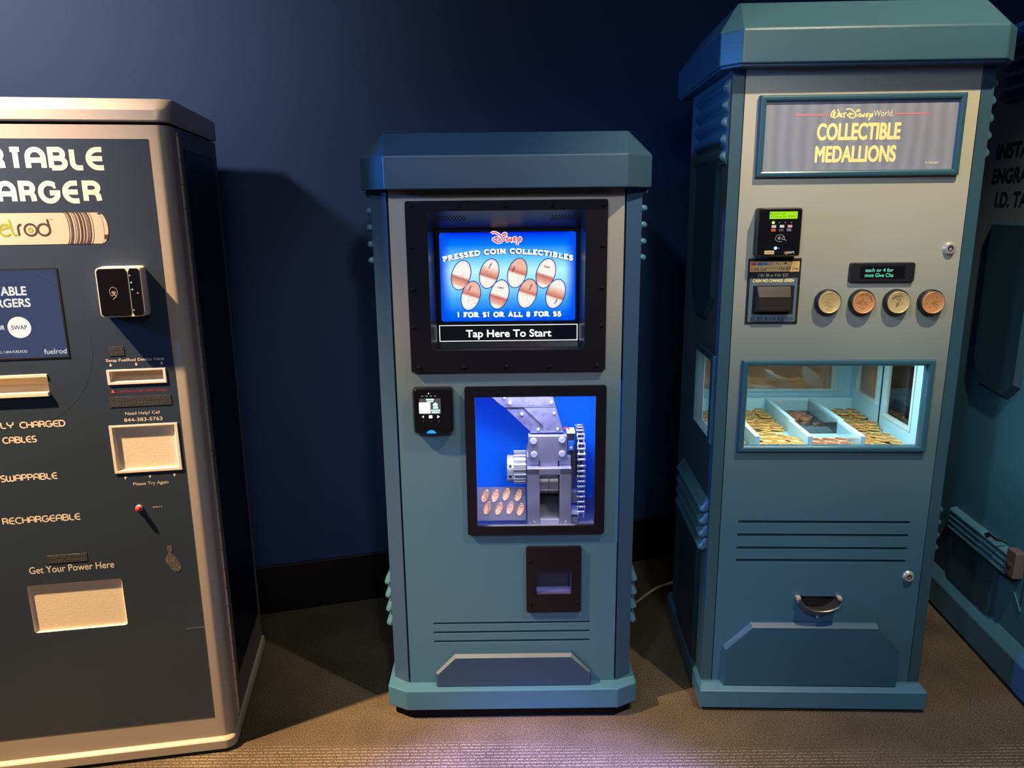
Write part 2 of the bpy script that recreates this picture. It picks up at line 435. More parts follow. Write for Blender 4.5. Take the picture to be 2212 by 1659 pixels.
def smooth(pts, k=3):
    if len(pts) < 3: return pts
    out = []
    P = [pts[0]] + list(pts) + [pts[-1]]
    for i in range(1, len(P) - 2):
        for j in range(k):
            t = j / k; q = []
            for c in range(2):
                p0, p1, p2, p3 = P[i - 1][c], P[i][c], P[i + 1][c], P[i + 2][c]
                q.append(.5 * (2 * p1 + (p2 - p0) * t + (2 * p0 - 5 * p1 + 4 * p2 - p3) * t * t + (3 * p1 - p0 - 3 * p2 + p3) * t ** 3))
            out.append(tuple(q))
    out.append(pts[-1])
    return out


def screw(parent, name, x, z, y, r, mt, h=.004, n=16):
    return MB().lathe([(r, y), (r, y - h * .4), (r * .7, y - h * .85), (r * .25, y - h)], (x, 0, z), 'y', n).build(name, mt, parent, smooth=True)


# ================================================================== SETTING
def carpet():
    M = bpy.data.materials.new('patterned_carpet'); M.use_nodes = True; nt = M.node_tree; b = nt.nodes['Principled BSDF']
    b.inputs['Roughness'].default_value = .95; b.inputs['Specular IOR Level'].default_value = .1
    N = nt.nodes.new; Lk = nt.links.new
    tc = N('ShaderNodeTexCoord')
    fine = N('ShaderNodeTexNoise'); fine.inputs['Scale'].default_value = 330; fine.inputs['Detail'].default_value = 3
    Lk(tc.outputs['Object'], fine.inputs['Vector'])
    mid = N('ShaderNodeTexNoise'); mid.inputs['Scale'].default_value = 5; mid.inputs['Detail'].default_value = 3
    Lk(tc.outputs['Object'], mid.inputs['Vector'])
    cr = N('ShaderNodeValToRGB'); e = cr.color_ramp.elements
    e[0].position = .33; e[0].color = (.018, .014, .009, 1); e[1].position = .68; e[1].color = (.160, .127, .088, 1)
    Lk(fine.outputs['Fac'], cr.inputs['Fac'])
    # woven dashed rows running across the room
    sx = N('ShaderNodeSeparateXYZ'); Lk(tc.outputs['Object'], sx.inputs[0])
    wn = N('ShaderNodeMath'); wn.operation = 'MULTIPLY'; wn.inputs[1].default_value = 84; Lk(sx.outputs['Y'], wn.inputs[0])
    fr = N('ShaderNodeMath'); fr.operation = 'FRACT'; Lk(wn.outputs[0], fr.inputs[0])
    ln = N('ShaderNodeMath'); ln.operation = 'LESS_THAN'; ln.inputs[1].default_value = .22; Lk(fr.outputs[0], ln.inputs[0])
    dash = N('ShaderNodeTexNoise'); dash.inputs['Scale'].default_value = 1
    mp = N('ShaderNodeMapping'); mp.inputs['Scale'].default_value = (150, 84, 1); Lk(tc.outputs['Object'], mp.inputs['Vector']); Lk(mp.outputs[0], dash.inputs['Vector'])
    dg = N('ShaderNodeMath'); dg.operation = 'GREATER_THAN'; dg.inputs[1].default_value = .47; Lk(dash.outputs['Fac'], dg.inputs[0])
    zone = N('ShaderNodeTexNoise'); zone.inputs['Scale'].default_value = 1; zone.inputs['Detail'].default_value = 1
    mp2 = N('ShaderNodeMapping'); mp2.inputs['Scale'].default_value = (1.6, 5.0, 1); mp2.inputs['Location'].default_value = (.3, .55, 0)
    Lk(tc.outputs['Object'], mp2.inputs['Vector']); Lk(mp2.outputs[0], zone.inputs['Vector'])
    # woven band: rows fill the strip nearer than y = 1.80
    bandm = N('ShaderNodeMapRange'); bandm.inputs['From Min'].default_value = 1.84; bandm.inputs['From Max'].default_value = 1.76
    bandm.inputs['To Min'].default_value = -.22; bandm.inputs['To Max'].default_value = .10; Lk(sx.outputs['Y'], bandm.inputs['Value'])
    za = N('ShaderNodeMath'); za.operation = 'ADD'; Lk(zone.outputs['Fac'], za.inputs[0]); Lk(bandm.outputs[0], za.inputs[1])
    zs = N('ShaderNodeMapRange'); zs.inputs['From Min'].default_value = .46; zs.inputs['From Max'].default_value = .60; Lk(za.outputs[0], zs.inputs['Value'])
    m1 = N('ShaderNodeMath'); m1.operation = 'MULTIPLY'; Lk(ln.outputs[0], m1.inputs[0]); Lk(dg.outputs[0], m1.inputs[1])
    m2 = N('ShaderNodeMath'); m2.operation = 'MULTIPLY'; Lk(m1.outputs[0], m2.inputs[0]); Lk(zs.outputs[0], m2.inputs[1])
    m3 = N('ShaderNodeMath'); m3.operation = 'MULTIPLY'; m3.inputs[1].default_value = .5; Lk(m2.outputs[0], m3.inputs[0])
    mx = N('ShaderNodeMix'); mx.data_type = 'RGBA'; mx.inputs['B'].default_value = (.42, .36, .33, 1)
    Lk(m3.outputs[0], mx.inputs['Factor']); Lk(cr.outputs['Color'], mx.inputs['A'])
    mr = N('ShaderNodeMapRange'); mr.inputs['From Min'].default_value = .3; mr.inputs['From Max'].default_value = .7; mr.inputs['To Min'].default_value = .78; mr.inputs['To Max'].default_value = 1.2
    Lk(mid.outputs['Fac'], mr.inputs['Value'])
    mul = N('ShaderNodeVectorMath'); mul.operation = 'SCALE'; Lk(mx.outputs['Result'], mul.inputs[0]); Lk(mr.outputs[0], mul.inputs['Scale'])
    Lk(mul.outputs[0], b.inputs['Base Color'])
    bp = N('ShaderNodeBump'); bp.inputs['Strength'].default_value = .3; bp.inputs['Distance'].default_value = .003
    Lk(fine.outputs['Fac'], bp.inputs['Height']); Lk(bp.outputs['Normal'], b.inputs['Normal'])
    return M


def struct(o): o['kind'] = 'structure'; return o
WY, WYAW, WB = 2.770, .2682, .1882
wd = Vector((cos(WYAW), sin(WYAW), 0)); wn_ = Vector((-sin(WYAW), cos(WYAW), 0)); wo = Vector((0, WY, 0))
def wp(s, d, z): p = wo + wd * s + wn_ * d; return (p.x, p.y, z)
struct(MB().box(-4, 4, -2.5, 4.6, -.05, 0).build('floor', carpet()))
m_wall = mat('navy_wall_paint', (.0125, .036, .108, 1), .55, bump=.06, scale=140, spec=.3)
def wslab(s0, s1, d0, d1, z0, z1): return MB().prism([wp(s0, d0, z0), wp(s1, d0, z0), wp(s1, d1, z0), wp(s0, d1, z0)], [wp(s0, d0, z1), wp(s1, d0, z1), wp(s1, d1, z1), wp(s0, d1, z1)])
struct(wslab(-3.2, 2.6, 0, .1, 0, 3.4).build('wall_back', m_wall))
struct(wslab(-3.2, 2.45, -.012, 0, 0, WB).build('baseboard_back', mat('black_vinyl_baseboard', (.004, .004, .006, 1), .35), bev=.003))
struct(MB().box(2.32, 2.42, -.6, 3.2, 0, 3.4).build('wall_right', m_wall))
o = wslab(-3.2, 2.45, -.014, -.012, WB - .0015, WB + .001).build('trim_1', mat('baseboard_edge', (.05, .035, .03, 1), .4)); struct(o)

# ================================================================== PENNY PRESS MACHINE (centre)
C = empty('penny_press_machine', (-.0086, 1.946, 0), .0042,
          'teal coin pressing machine in the middle with a lit touchscreen above a small press window', 'souvenir machine')
bw, po, ch = .3042, .3497, .03
DEP = .56
MB().box(-po, -po + .016, .06, DEP, .10, 1.51).build('side_panel', m_side, C, bev=.002)
MB().box(po - .016, po, .06, DEP, .10, 1.51).build('side_panel', m_side, C, bev=.002)
MB().box(-po + .016, po - .016, DEP - .016, DEP, .10, 1.51).build('back_panel', m_side, C)
for s in (-1, 1):
    pts = [(s * (bw + .0005), 0), (s * po, ch), (s * po, .06), (s * (bw - .03), .06), (s * (bw - .03), .020), (s * (bw + .0005), .020)]
    MB().xy(pts, .095, 1.51).build('corner_post', m_post, C, bev=.0015)
# front panel with openings and louvre slots
slots = []
for z in (.288, .2592, .230): slots.append(rr(-.2265, .2272, z - .0035, z + .0035, .0034, 4))
holes = [rect(-.235, .235, 1.06, 1.455), rect(-.105, .245, .58, .977), rect(.065, .178, .375, .465)] + slots
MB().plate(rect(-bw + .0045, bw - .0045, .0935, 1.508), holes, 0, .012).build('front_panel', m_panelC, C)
# louvre backing
MB().box(-.24, .24, .03, .034, .215, .30).build('louvre_backing', m_dark, C)
# cap : octagonal skirt and hipped top
def capmesh(hw, cc, cd_, front, back, z1, z2, z3, tx, ty0, ty1, tc=.004):
    out = [(-hw, front), (hw, front), (hw + cc, front + cd_), (hw + cc, back), (-hw - cc, back), (-hw - cc, front + cd_)]
    top = [(-tx, ty0), (tx, ty0), (tx + tc, ty0 + tc), (tx + tc, ty1), (-tx - tc, ty1), (-tx - tc, ty0 + tc)]
    inn = [(a * .985, min(max(b_, front + .006), back - .006)) for a, b_ in out]
    return MB().loft([[(a, b_, z1) for a, b_ in out], [(a, b_, z2) for a, b_ in out], [(a, b_, z3) for a, b_ in top]])
capmesh(.300, .070, .070, -.050, DEP + .02, 1.5033, 1.5821, 1.6419, .3042, .020, DEP - .03).build('cap', m_cap, C, bev=.0025)
# base and plinth
def octo(hw, cc, cd_, front, back): return [(-hw, front), (hw, front), (hw + cc, front + cd_), (hw + cc, back), (-hw - cc, back), (-hw - cc, front + cd_)]
MB().xy(octo(.3062, .0579, .030, -.043, DEP + .015), .0335, .0965).build('base', m_teal, C, bev=.003)
MB().xy(octo(.300, .046, .028, -.028, DEP), 0, .0335).build('plinth', m_black, C)
# ribs on both sides
def rib_round(side, x, y0, y1, z, r=.0085, out=.018):
    s = side; prof = [(0, -r)] + [(out - r + r * cos(radians(t)), r * sin(radians(t))) for t in range(-90, 91, 20)] + [(0, r)]
    rings = []
    for yy, k in ((y0, .35), (y0 + .003, .72), (y0 + .008, 1), (y1 - .008, 1), (y1, .4)):
        rings.append([(x + s * a * (k if k < 1 else 1), yy, z + b_ * k) for a, b_ in prof])
    return MB().loft(rings)
def rib_tear(side, x, y0, y1, z, h=.040, out=.021):
    s = side; prof = [(-.001, h * .85), (.003, h * .80), (.009, h * .48), (.0165, h * .12), (.0205, -.001), (.0205, -.007), (.0165, -.012), (.010, -.0135), (.004, -.0105), (-.001, -.004)]
    rings = []
    for yy, k in ((y0, .45), (y0 + .003, .78), (y0 + .009, 1), (y1 - .008, 1), (y1, .5)):
        rings.append([(x + s * a * (k if a > 0 else 1) * out / .0205, yy, z + b_ * (k if k < 1 else 1)) for a, b_ in prof])
    return MB().loft(rings)
for s in (-1, 1):
    for z in (1.4950, 1.4522, 1.4098, 1.3668, 1.3247):
        rib_round(s, s * (po - .0005), .045, .44, z).build('rib', m_rib, C, smooth=True)
    for z in (.3973, .3542, .3092, .2652):
        rib_tear(s, s * (po - .0005), .045, .44, z).build('rib', m_rib, C, smooth=True)
# kick panel
fr = [(-.2183, .0975), (-.2161, .1368), (-.1632, .1898), (.1701, .1898), (.2257, .1368), (.2276, .0975)]
bk = [(-.2228, .0975), (-.2228, .1360), (-.1661, .1962), (.1742, .1955), (.2296, .1363), (.2310, .0975)]
k = MB().loft([[(a, .0, b_) for a, b_ in bk], [(a, -.012, b_) for a, b_ in bk], [(a, -.024, b_) for a, b_ in fr]]).build('kick_plate', m_kick, C)
MB().loft([[(a, -.0122, b_) for a, b_ in ((-.2225, .1372), (-.1656, .1966), (.1739, .1960), (.2293, .1374), (.2259, .1374), (.1702, .1902), (-.1633, .1902), (-.2163, .1372))],
           [(a, -.0245, b_) for a, b_ in ((-.2161, .1374), (-.1632, .1902), (.1701, .1902), (.2257, .1374), (.2255, .1366), (.1699, .1892), (-.1630, .1892), (-.2159, .1366))]]).build('bevel_edge', m_kickbev, k)
# --- screen bezel with recessed funnel
bz = MB().plate(rr(-.2569, .2558, 1.0347, 1.4756, .006), [rect(-.2019, .1997, 1.0916, 1.4499)], -.015, 0).build('screen_bezel', m_black, C, bev=.0015)
for x in (-.2449, -.1218, -.0045, .1130, .2438):
    screw(bz, 'bolt', x + .001, 1.4625, -.015, .0058, m_black); screw(bz, 'bolt', x * .96, 1.0475, -.015, .0058, m_black)
for z in (1.36, 1.253, 1.155):
    screw(bz, 'bolt', -.2449, z, -.015, .0058, m_black); screw(bz, 'bolt', .2438, z, -.015, .0058, m_black)
fx = MB(); a = [(-.2019, -.0145, 1.0916), (.1997, -.0145, 1.0916), (.1997, -.0145, 1.4499), (-.2019, -.0145, 1.4499)]
b_ = [(-.192, .071, 1.083), (.192, .071, 1.083), (.192, .071, 1.4035), (-.192, .071, 1.4035)]
A_, B_ = fx.verts(a), fx.verts(b_)
for i in range(4): fx.face([A_[i], A_[(i + 1) % 4], B_[(i + 1) % 4], B_[i]])
fx.build('screen_recess', mat('black_recess_plastic', (.022, .022, .030, 1), .35), C)
for cx in (-.145, .150):
    sp = MB()
    for i in range(9):
        for j in range(3):
            t = (.30 + .10 * j); y = -.0145 + .0855 * t; z = 1.4499 - .0464 * t - .0006
            x = cx + (i - 4) * .0085 + (.004 if j % 2 else 0)
            sp.cyl((x, y, z), .0022, -.0008, .0006, 'z', 8)
    sp.build('speaker_holes', m_dark, C)
# --- touchscreen
scr = MB().box(-.1905, .1905, .070, .085, 1.084, 1.4025).build('touchscreen', mat('screen_glass', (.010, .011, .016, 1), .12), C)
def screen_picture():
    M = bpy.data.materials.new('screen_picture'); M.use_nodes = True; nt = M.node_tree; nt.nodes.remove(nt.nodes['Principled BSDF'])
    N = nt.nodes.new; Lk = nt.links.new
    tc = N('ShaderNodeTexCoord'); sx = N('ShaderNodeSeparateXYZ'); Lk(tc.outputs['Generated'], sx.inputs[0])
    cr = N('ShaderNodeValToRGB'); e = cr.color_ramp.elements
    st = [(0, (.0, .08, .95, 1)), (.10, (.0, .16, 1, 1)), (.25, (.06, .42, 1, 1)), (.46, (.36, .86, 1, 1)), (.58, (.50, .97, 1, 1)), (.72, (.12, .58, 1, 1)), (.86, (.0, .20, .98, 1)), (1, (.0, .015, .85, 1))]
    for i, (p, c) in enumerate(st):
        k = e[i] if i < 2 else e.new(p)
        k.position = p; k.color = c
    Lk(sx.outputs['Z'], cr.inputs['Fac'])
    # inner blue glow frame at the left and right edges of the picture
    s1 = N('ShaderNodeMath'); s1.operation = 'SUBTRACT'; s1.inputs[1].default_value = .5; Lk(sx.outputs['X'], s1.inputs[0])
    s2 = N('ShaderNodeMath'); s2.operation = 'ABSOLUTE'; Lk(s1.outputs[0], s2.inputs[0])
    mr = N('ShaderNodeMapRange'); mr.interpolation_type = 'SMOOTHSTEP'; mr.inputs['From Min'].default_value = .40; mr.inputs['From Max'].default_value = .50; Lk(s2.outputs[0], mr.inputs['Value'])
    mx = N('ShaderNodeMix'); mx.data_type = 'RGBA'; mx.inputs['B'].default_value = (.0, .08, .95, 1)
    Lk(mr.outputs[0], mx.inputs['Factor']); Lk(cr.outputs['Color'], mx.inputs['A'])
    em = N('ShaderNodeEmission'); em.inputs['Strength'].default_value = 1.0; Lk(mx.outputs['Result'], em.inputs['Color'])
    Lk(em.outputs[0], nt.nodes['Material Output'].inputs['Surface'])
    return M
MB().plate(rr(-.1804, .1829, 1.1573, 1.3943, .007), [], .0695, .0699).build('screen_image', screen_picture(), scr)
e_white = emit('lit_white', (1, 1, 1, 1), 1.25); e_shadow = emit('lit_navy_outline', (.0, .03, .22, 1), .8)
e_red = emit('lit_red', (.80, .06, .10, 1), 1); e_pink = emit('lit_pink_white', (1, .86, .95, 1), 1.1)
sw = .0033
def arch(x): t = (x - .0015) / .173; return (-.0205 * t * t, -math.atan(2 * .0205 * t / .173))
stroke_text(scr, 'lettering', 'PRESSED COIN COLLECTIBLES', -.1722, .1738, 1.3350, .0165, .0687, emit('lit_navy_outline', (0, 0, 0, 1)), .0062, 'serif', .15, .0088, .32, arch)
stroke_text(scr, 'lettering', 'PRESSED COIN COLLECTIBLES', -.1713, .1746, 1.3364, .0162, .0683, e_white, .0042, 'serif', .20, .0072, .32, arch)
stroke_text(scr, 'lettering', '1 FOR $1 OR ALL 8 FOR $5', -.1400, .1458, 1.1660, .0168, .0687, e_shadow, .0062, 'serif', .15, .0088, .34)
stroke_text(scr, 'lettering', '1 FOR $1 OR ALL 8 FOR $5', -.1395, .1453, 1.1672, .0162, .0683, e_white, .0042, 'serif', .20, .0072, .34)
scribble(scr, 'lettering', DISNEY, (460, 1725), (245, 770), -.0415, .0365, 1.3600, 1.3935, .0078, .0687, e_pink)
scribble(scr, 'lettering', DISNEY, (460, 1725), (245, 770), -.0415, .0365, 1.3600, 1.3935, .0030, .0683, e_red)
MB().plate(rect(-.1878, .1893, 1.1023, 1.1471), [rect(-.1858, .1873, 1.1041, 1.1453)], .0690, .0698).build('start_button_outline', e_white, scr)
text(scr, 'lettering', 'Tap Here To Start', -.1155, .118, 1.1068, 1.1340, .0690, e_white, bold=.025)
def penny_mat(name, up_, k=1):
    M = bpy.data.materials.new(name); M.use_nodes = True; nt = M.node_tree; nt.nodes.remove(nt.nodes['Principled BSDF'])
    N = nt.nodes.new; Lk = nt.links.new
    tc = N('ShaderNodeTexCoord'); sx = N('ShaderNodeSeparateXYZ'); Lk(tc.outputs['Generated'], sx.inputs[0])
    tx = N('ShaderNodeMath'); tx.operation = 'MULTIPLY_ADD'; tx.inputs[1].default_value = .22; Lk(sx.outputs['X'], tx.inputs[0]); Lk(sx.outputs['Z'], tx.inputs[2])
    cr = N('ShaderNodeValToRGB'); e = cr.color_ramp.elements
    cw = (1, .93, .86, 1); cc = (.62, .17, .12, 1); cl = (.90, .52, .40, 1)
    st = [(0, cw), (.42, cw), (.50, cc), (.72, cl), (.9, cw)] if up_ else [(0, cw), (.18, cw), (.24, cl), (.50, cc), (.60, cw)]
    if up_ == 2: st = [(0, cw), (.55, cw), (.64, cc), (.84, cl), (1, cl)]
    for i, (p, c) in enumerate(st):
        q = e[i] if i < 2 else e.new(p)
        q.position = p; q.color = c
    Lk(tx.outputs[0], cr.inputs['Fac'])
    em = N('ShaderNodeEmission'); Lk(cr.outputs['Color'], em.inputs['Color']); Lk(em.outputs[0], nt.nodes['Material Output'].inputs['Surface'])
    return M
pm = [penny_mat('lit_penny_low_band', 0), penny_mat('lit_penny_high_band', 1), penny_mat('lit_penny_top_band', 2)]
e_brown = emit('lit_brown', (.22, .03, .03, 1), .8)
def ell(cx, cz, a, b_, tilt, n=36):
    return [(cx + b_ * cos(t) * cos(tilt) + a * sin(t) * sin(tilt), cz + a * sin(t) * cos(tilt) - b_ * cos(t) * sin(tilt)) for t in [2 * pi * i / n for i in range(n)]]
PEN = [(427, 727, 0), (700, 715, 1), (972, 712, 2), (1250, 718, 0), (517, 928, 2), (795, 918, 0), (1070, 912, 2), (1345, 918, 1)]
e_line = emit('lit_rust_line', (.50, .12, .09, 1), .9)
for i, (a, b_, kind) in enumerate(PEN):
    x = -.1804 + (a - 225) / 1315 * .3633; z = 1.3943 - (b_ - 320) * .0002756
    MB().plate(ell(x, z, .0415, .0262, radians(17)), [], .0691, .0694).build('coin_outline', emit('lit_blue_outline', (.0, .05, .38, 1)), scr)
    pn = MB().plate(ell(x, z, .0392, .0240, radians(17)), [], .0687, .0690).build('coin_picture', pm[kind], scr)
    mb = MB()
    R = random.Random(i)
    mb.ribbon(ell(x, z, .0368, .0218, radians(17)), .0005, .0685, closed=True)
    for k in range(5):
        px, pz = x + R.uniform(-.008, .008), z + R.uniform(-.017, .004)
        h_ = R.uniform(0, 6.28); cv = R.choice((-1, 1)) * R.uniform(.3, .9); pts = []
        for q in range(6):
            pts.append((px, pz)); h_ += cv; px += cos(h_) * .0026; pz += sin(h_) * .0026
        mb.ribbon(smooth(pts, 4), .0005, .0685)
    mb.build('engraving', e_line, scr, fix=False)
    if i:
        tl = {1: (.0035, .022, 60), 2: (-.010, .010, 65), 3: (.003, .017, -12), 4: (-.002, .020, 62), 5: (.004, .018, -10), 6: (.009, .018, 65), 7: (.001, -.020, 60)}[i]
        me = font_mesh('NEMO', .02)
        xs = [v.co.x for v in me.vertices]; w = max(xs) - min(xs); kx = .0175 / w; an = radians(tl[2])
        for v in me.vertices:
            p, q = (v.co.x - w / 2) * kx, (v.co.y - .35) * kx * 1.15
            v.co = (x + tl[0] + p * cos(an) - q * sin(an), .0684, z + tl[1] + p * sin(an) + q * cos(an))
        me.materials.clear(); me.materials.append(e_brown)
        o = bpy.data.objects.new('lettering', me); COL.objects.link(o); o.parent = scr
# --- press window
wf = MB().plate(rr(-.1185, .2612, .5673, .9921, .006), [rect(-.0918, .2330, .5932, .9639)], -.012, .0).build('window_frame', m_black, C, bev=.0025)
MB().box(-.094, .235, -.002, .001, .590, .967).build('window_pane', m_glass, C)
DB = .30
MB().box(-.20, .30, DB, DB + .004, .53, 1.0).build('blue_backdrop', m_backdrop, C)
for x in (-.204, .30): MB().box(x, x + .004, .014, DB + .004, .53, 1.0).build('compartment_wall', m_backdrop, C)
MB().box(-.20, .30, .014, DB, 1.0, 1.004).build('compartment_ceiling', mat('compartment_white', (.6, .6, .65, 1), .6), C)
MB().box(-.20, .30, .055, DB, .536, .5495).build('press_bed', m_steelm, C, bev=.0015)
# hopper
hp = MB().xz([(-.115, .985), (-.0208, .9003), (.1344, .8990), (.108, .985)], .140, .146).build('hopper_chute', m_galv, C)
MB().xz([(-.0135, .8985), (.0624, .8226), (.1573, .8236), (.1344, .8985)], .132, .139).build('lower_plate', m_galv, hp)
MB().xz([(.042, .8965), (.098, .842), (.098, .8226), (.1573, .8236), (.1340, .8965)], .1285, .1318).build('overlap_plate', mat('galvanized_sheet_pale', (.17, .165, .29, 1), .42, .5, vary=.5, vscale=55), hp)
MB().xz([(-.0165, .9015), (.1350, .8995), (.1350, .8975), (-.0145, .8985)], .128, .132).build('seam_lip', m_steel, hp)
MB().xz([(.0610, .8236), (.1575, .8243), (.1575, .8222), (.0610, .8214)], .126, .132).build('seam_lip', m_steel, hp)
for x, z in ((.0365, .877), (.1297, .879), (.0838, .831), (.1405, .8317), (.0026, .910), (.122, .911), (-.013, .927)):
    MB().lathe([(.0045, .14), (.0045, .128), (.003, .1245), (.001, .1235)], (x, 0, z), 'y', 14).build('screw', m_chrome, hp, smooth=True)
# head block
hb = MB().xz([(.0550, .8165), (.1661, .8158), (.1661, .742), (.1400, .742), (.1400, .690), (.0880, .690), (.0880, .742), (.0550, .742)], .110, .150).build('head_block', m_steelm, C, bev=.0012)
for x, z in ((.069, .802), (.1518, .8045), (.0704, .762), (.1518, .763)):
    MB().lathe([(.0093, .112), (.0093, .107), (.008, .106)], (x, 0, z), 'y', 24).build('bolt_head', mat('dull_bolt', (.42, .42, .54, 1), .55, .1), hb)
# frame
fm = MB().box(.0498, .0862, .088, .24, .5495, .7254).box(.1438, .1782, .088, .24, .5495, .7254).box(.0498, .1782, .088, .108, .7060, .7256).build('press_frame', m_steelm, C, bev=.0015)
MB().box(.0498, .0862, .118, .24, .7254, .7530).box(.1438, .1782, .118, .24, .7254, .7530).build('bearing_block', mat('pale_steel', (.28, .29, .44, 1), .5, .3), fm, bev=.001)
for x0, x1 in ((.0880, .1137), (.1155, .1420)):
    rl = MB().lathe([(.036, x0), (.036, x1)], (0, .150, .6640), 'x', 28).build('roller', mat('bronze_roller', (.22, .19, .20, 1), .4, .6), fm, smooth=True)
MB().box(.0875, .1425, .112, .22, .6500, .6530).build('roller_lip', m_steel, fm)
MB().prism([(.0872, .100, .5675), (.1428, .100, .5675), (.1428, .205, .6480), (.0872, .205, .6480)], [(.0872, .100, .5650), (.1428, .100, .5650), (.1428, .205, .6450), (.0872, .205, .6450)]).build('coin_ramp', mat('dark_ramp_steel', (.05, .05, .065, 1), .4, .5), fm)
MB().box(.0872, .1428, .090, .105, .5495, .5670).build('ramp_lip', mat('pale_lip', (.40, .40, .55, 1), .45, .2), fm)
for x in (.070, .161):
    MB().cyl((x, .078, .5495), .0028, 0, .018, 'z', 12).build('stud', m_chrome, fm, smooth=True)
# gear and hub
def gear(x0, x1, cy, cz, r, h, n):
    pts = []
    for i in range(n):
        for f, rr_ in ((0, r - h), (.22, r - h), (.34, r), (.66, r), (.78, r - h)):
            t = 2 * pi * (i + f) / n; pts.append((cy + rr_ * cos(t), cz + rr_ * sin(t)))
    return MB().yz(pts, x0, x1)
gr = gear(.0116, .0480, .165, .7047, .0500, .009, 20).build('spur_gear', m_steel, C, bev=.0008)
hbm = MB().lathe([(.0385, -.0081), (.0400, -.0065), (.0400, .0116)], (0, .165, .7010), 'x', 32).build('hub', m_chrome, gr, smooth=True)
for t in (215, 262):
    MB().lathe([(.0045, .030), (.0045, .0405)], (0, 0, 0), 'x', 12).build('set_screw', m_dark, gr).matrix_local = Matrix.Translation((.0015, .165, .7010)) @ Matrix.Rotation(radians(0), 4, 'X') @ Matrix.Rotation(radians(-90), 4, 'Z') @ Matrix.Rotation(radians(t - 262 + 20), 4, 'Y')
MB().lathe([(.012, .03), (.012, .19)], (0, .165, .7047), 'x', 18).build('shaft', m_steel, gr, smooth=True)
# drive chain on a sprocket
chn = MB().lathe([(.080, .2050), (.083, .2065), (.083, .2110), (.080, .2125)], (0, .205, .735), 'x', 36).build('drive_chain', mat('dark_sprocket', (.04, .04, .05, 1), .4, .7), C, smooth=True)
path = []
for i in range(60): t = radians(95 + 85 * i / 59); path.append((.205 + .088 * cos(t), .735 + .088 * sin(t)))
zz = .722
while zz > .556: path.append((.117 + (.722 - zz) * .03, zz)); zz -= .0020
pl = []
acc = 0; last = path[0]; pl.append(last)
for p in path[1:]:
    d = math.hypot(p[0] - last[0], p[1] - last[1])
    if d > .0146: pl.append(p); last = p
m_chain = mat('chain_steel', (.55, .55, .62, 1), .28, .9)
for i in range(len(pl) - 1):
    (y0, z0), (y1, z1) = pl[i], pl[i + 1]
    mb = MB(); ox = .0105 if i % 2 else .0078
    d = Vector((y1 - y0, z1 - z0)).normalized(); nrm = Vector((-d.y, d.x)) * .0052
    e0 = Vector((y0, z0)) - d * .0045; e1 = Vector((y1, z1)) + d * .0045
    q = [e0 + nrm * .6, e0 + d * .003 + nrm, (e0 + e1) / 2 + nrm * .7, e1 - d * .003 + nrm, e1 + nrm * .6, e1 - nrm * .6, e1 - d * .003 - nrm, (e0 + e1) / 2 - nrm * .7, e0 + d * .003 - nrm, e0 - nrm * .6]
    for s in (-1, 1):
        xa = .2092 + s * ox; mb.yz([(v.x, v.y) for v in q], xa - .0010, xa + .0010)
    mb.lathe([(.0042, .2092 - .0075), (.0042, .2092 + .0075)], (0, y0, z0), 'x', 12)
    mb.lathe([(.0022, .2092 - .0125), (.0022, .2092 + .0125)], (0, y0, z0), 'x', 10)
    mb.build('chain_link', m_chain, chn, smooth=True)
# switch block and motor bits beside the frame
sb = MB().box(.168, .190, .13, .17, .797, .819).build('limit_switch', mat('dark_grey_switch', (.05, .05, .06, 1), .5), C, bev=.001)
MB().box(.1665, .1905, .12, .165, .8195, .8255).build('switch_cap', mat('white_switch_cap', (.8, .8, .8, 1), .5), sb, bev=.001)
MB().box(.169, .186, .125, .16, .766, .7965).build('blue_terminal', mat('blue_terminal', (.03, .12, .6, 1), .4), sb, bev=.001)
MB().lathe([(.0045, .122), (.0035, .117), (.001, .116)], (.1785, 0, .776), 'y', 14).build('terminal_screw', m_chrome, sb, smooth=True)
MB().tube([(.157, .135, .829), (.163, .130, .836), (.170, .135, .833), (.176, .145, .8255)], .0022).build('red_wire', mat('red_wire', (.5, .02, .05, 1), .4), sb, smooth=True)
mo = MB().box(.180, .196, .15, .25, .640, .765).build('drive_motor', mat('dark_motor', (.06, .06, .08, 1), .45), C, bev=.003)
MB().box(.181, .197, .12, .15, .606, .640).build('motor_bracket', mat('bracket_blue_grey', (.12, .13, .22, 1), .5), mo, bev=.001)
MB().box(.1795, .199, .10, .16, .578, .584).build('spacer_bar', mat('bright_bolt', (.7, .7, .75, 1), .4, .3), mo)
MB().box(.182, .199, .11, .15, .5495, .566).build('foot', m_steelm, mo)
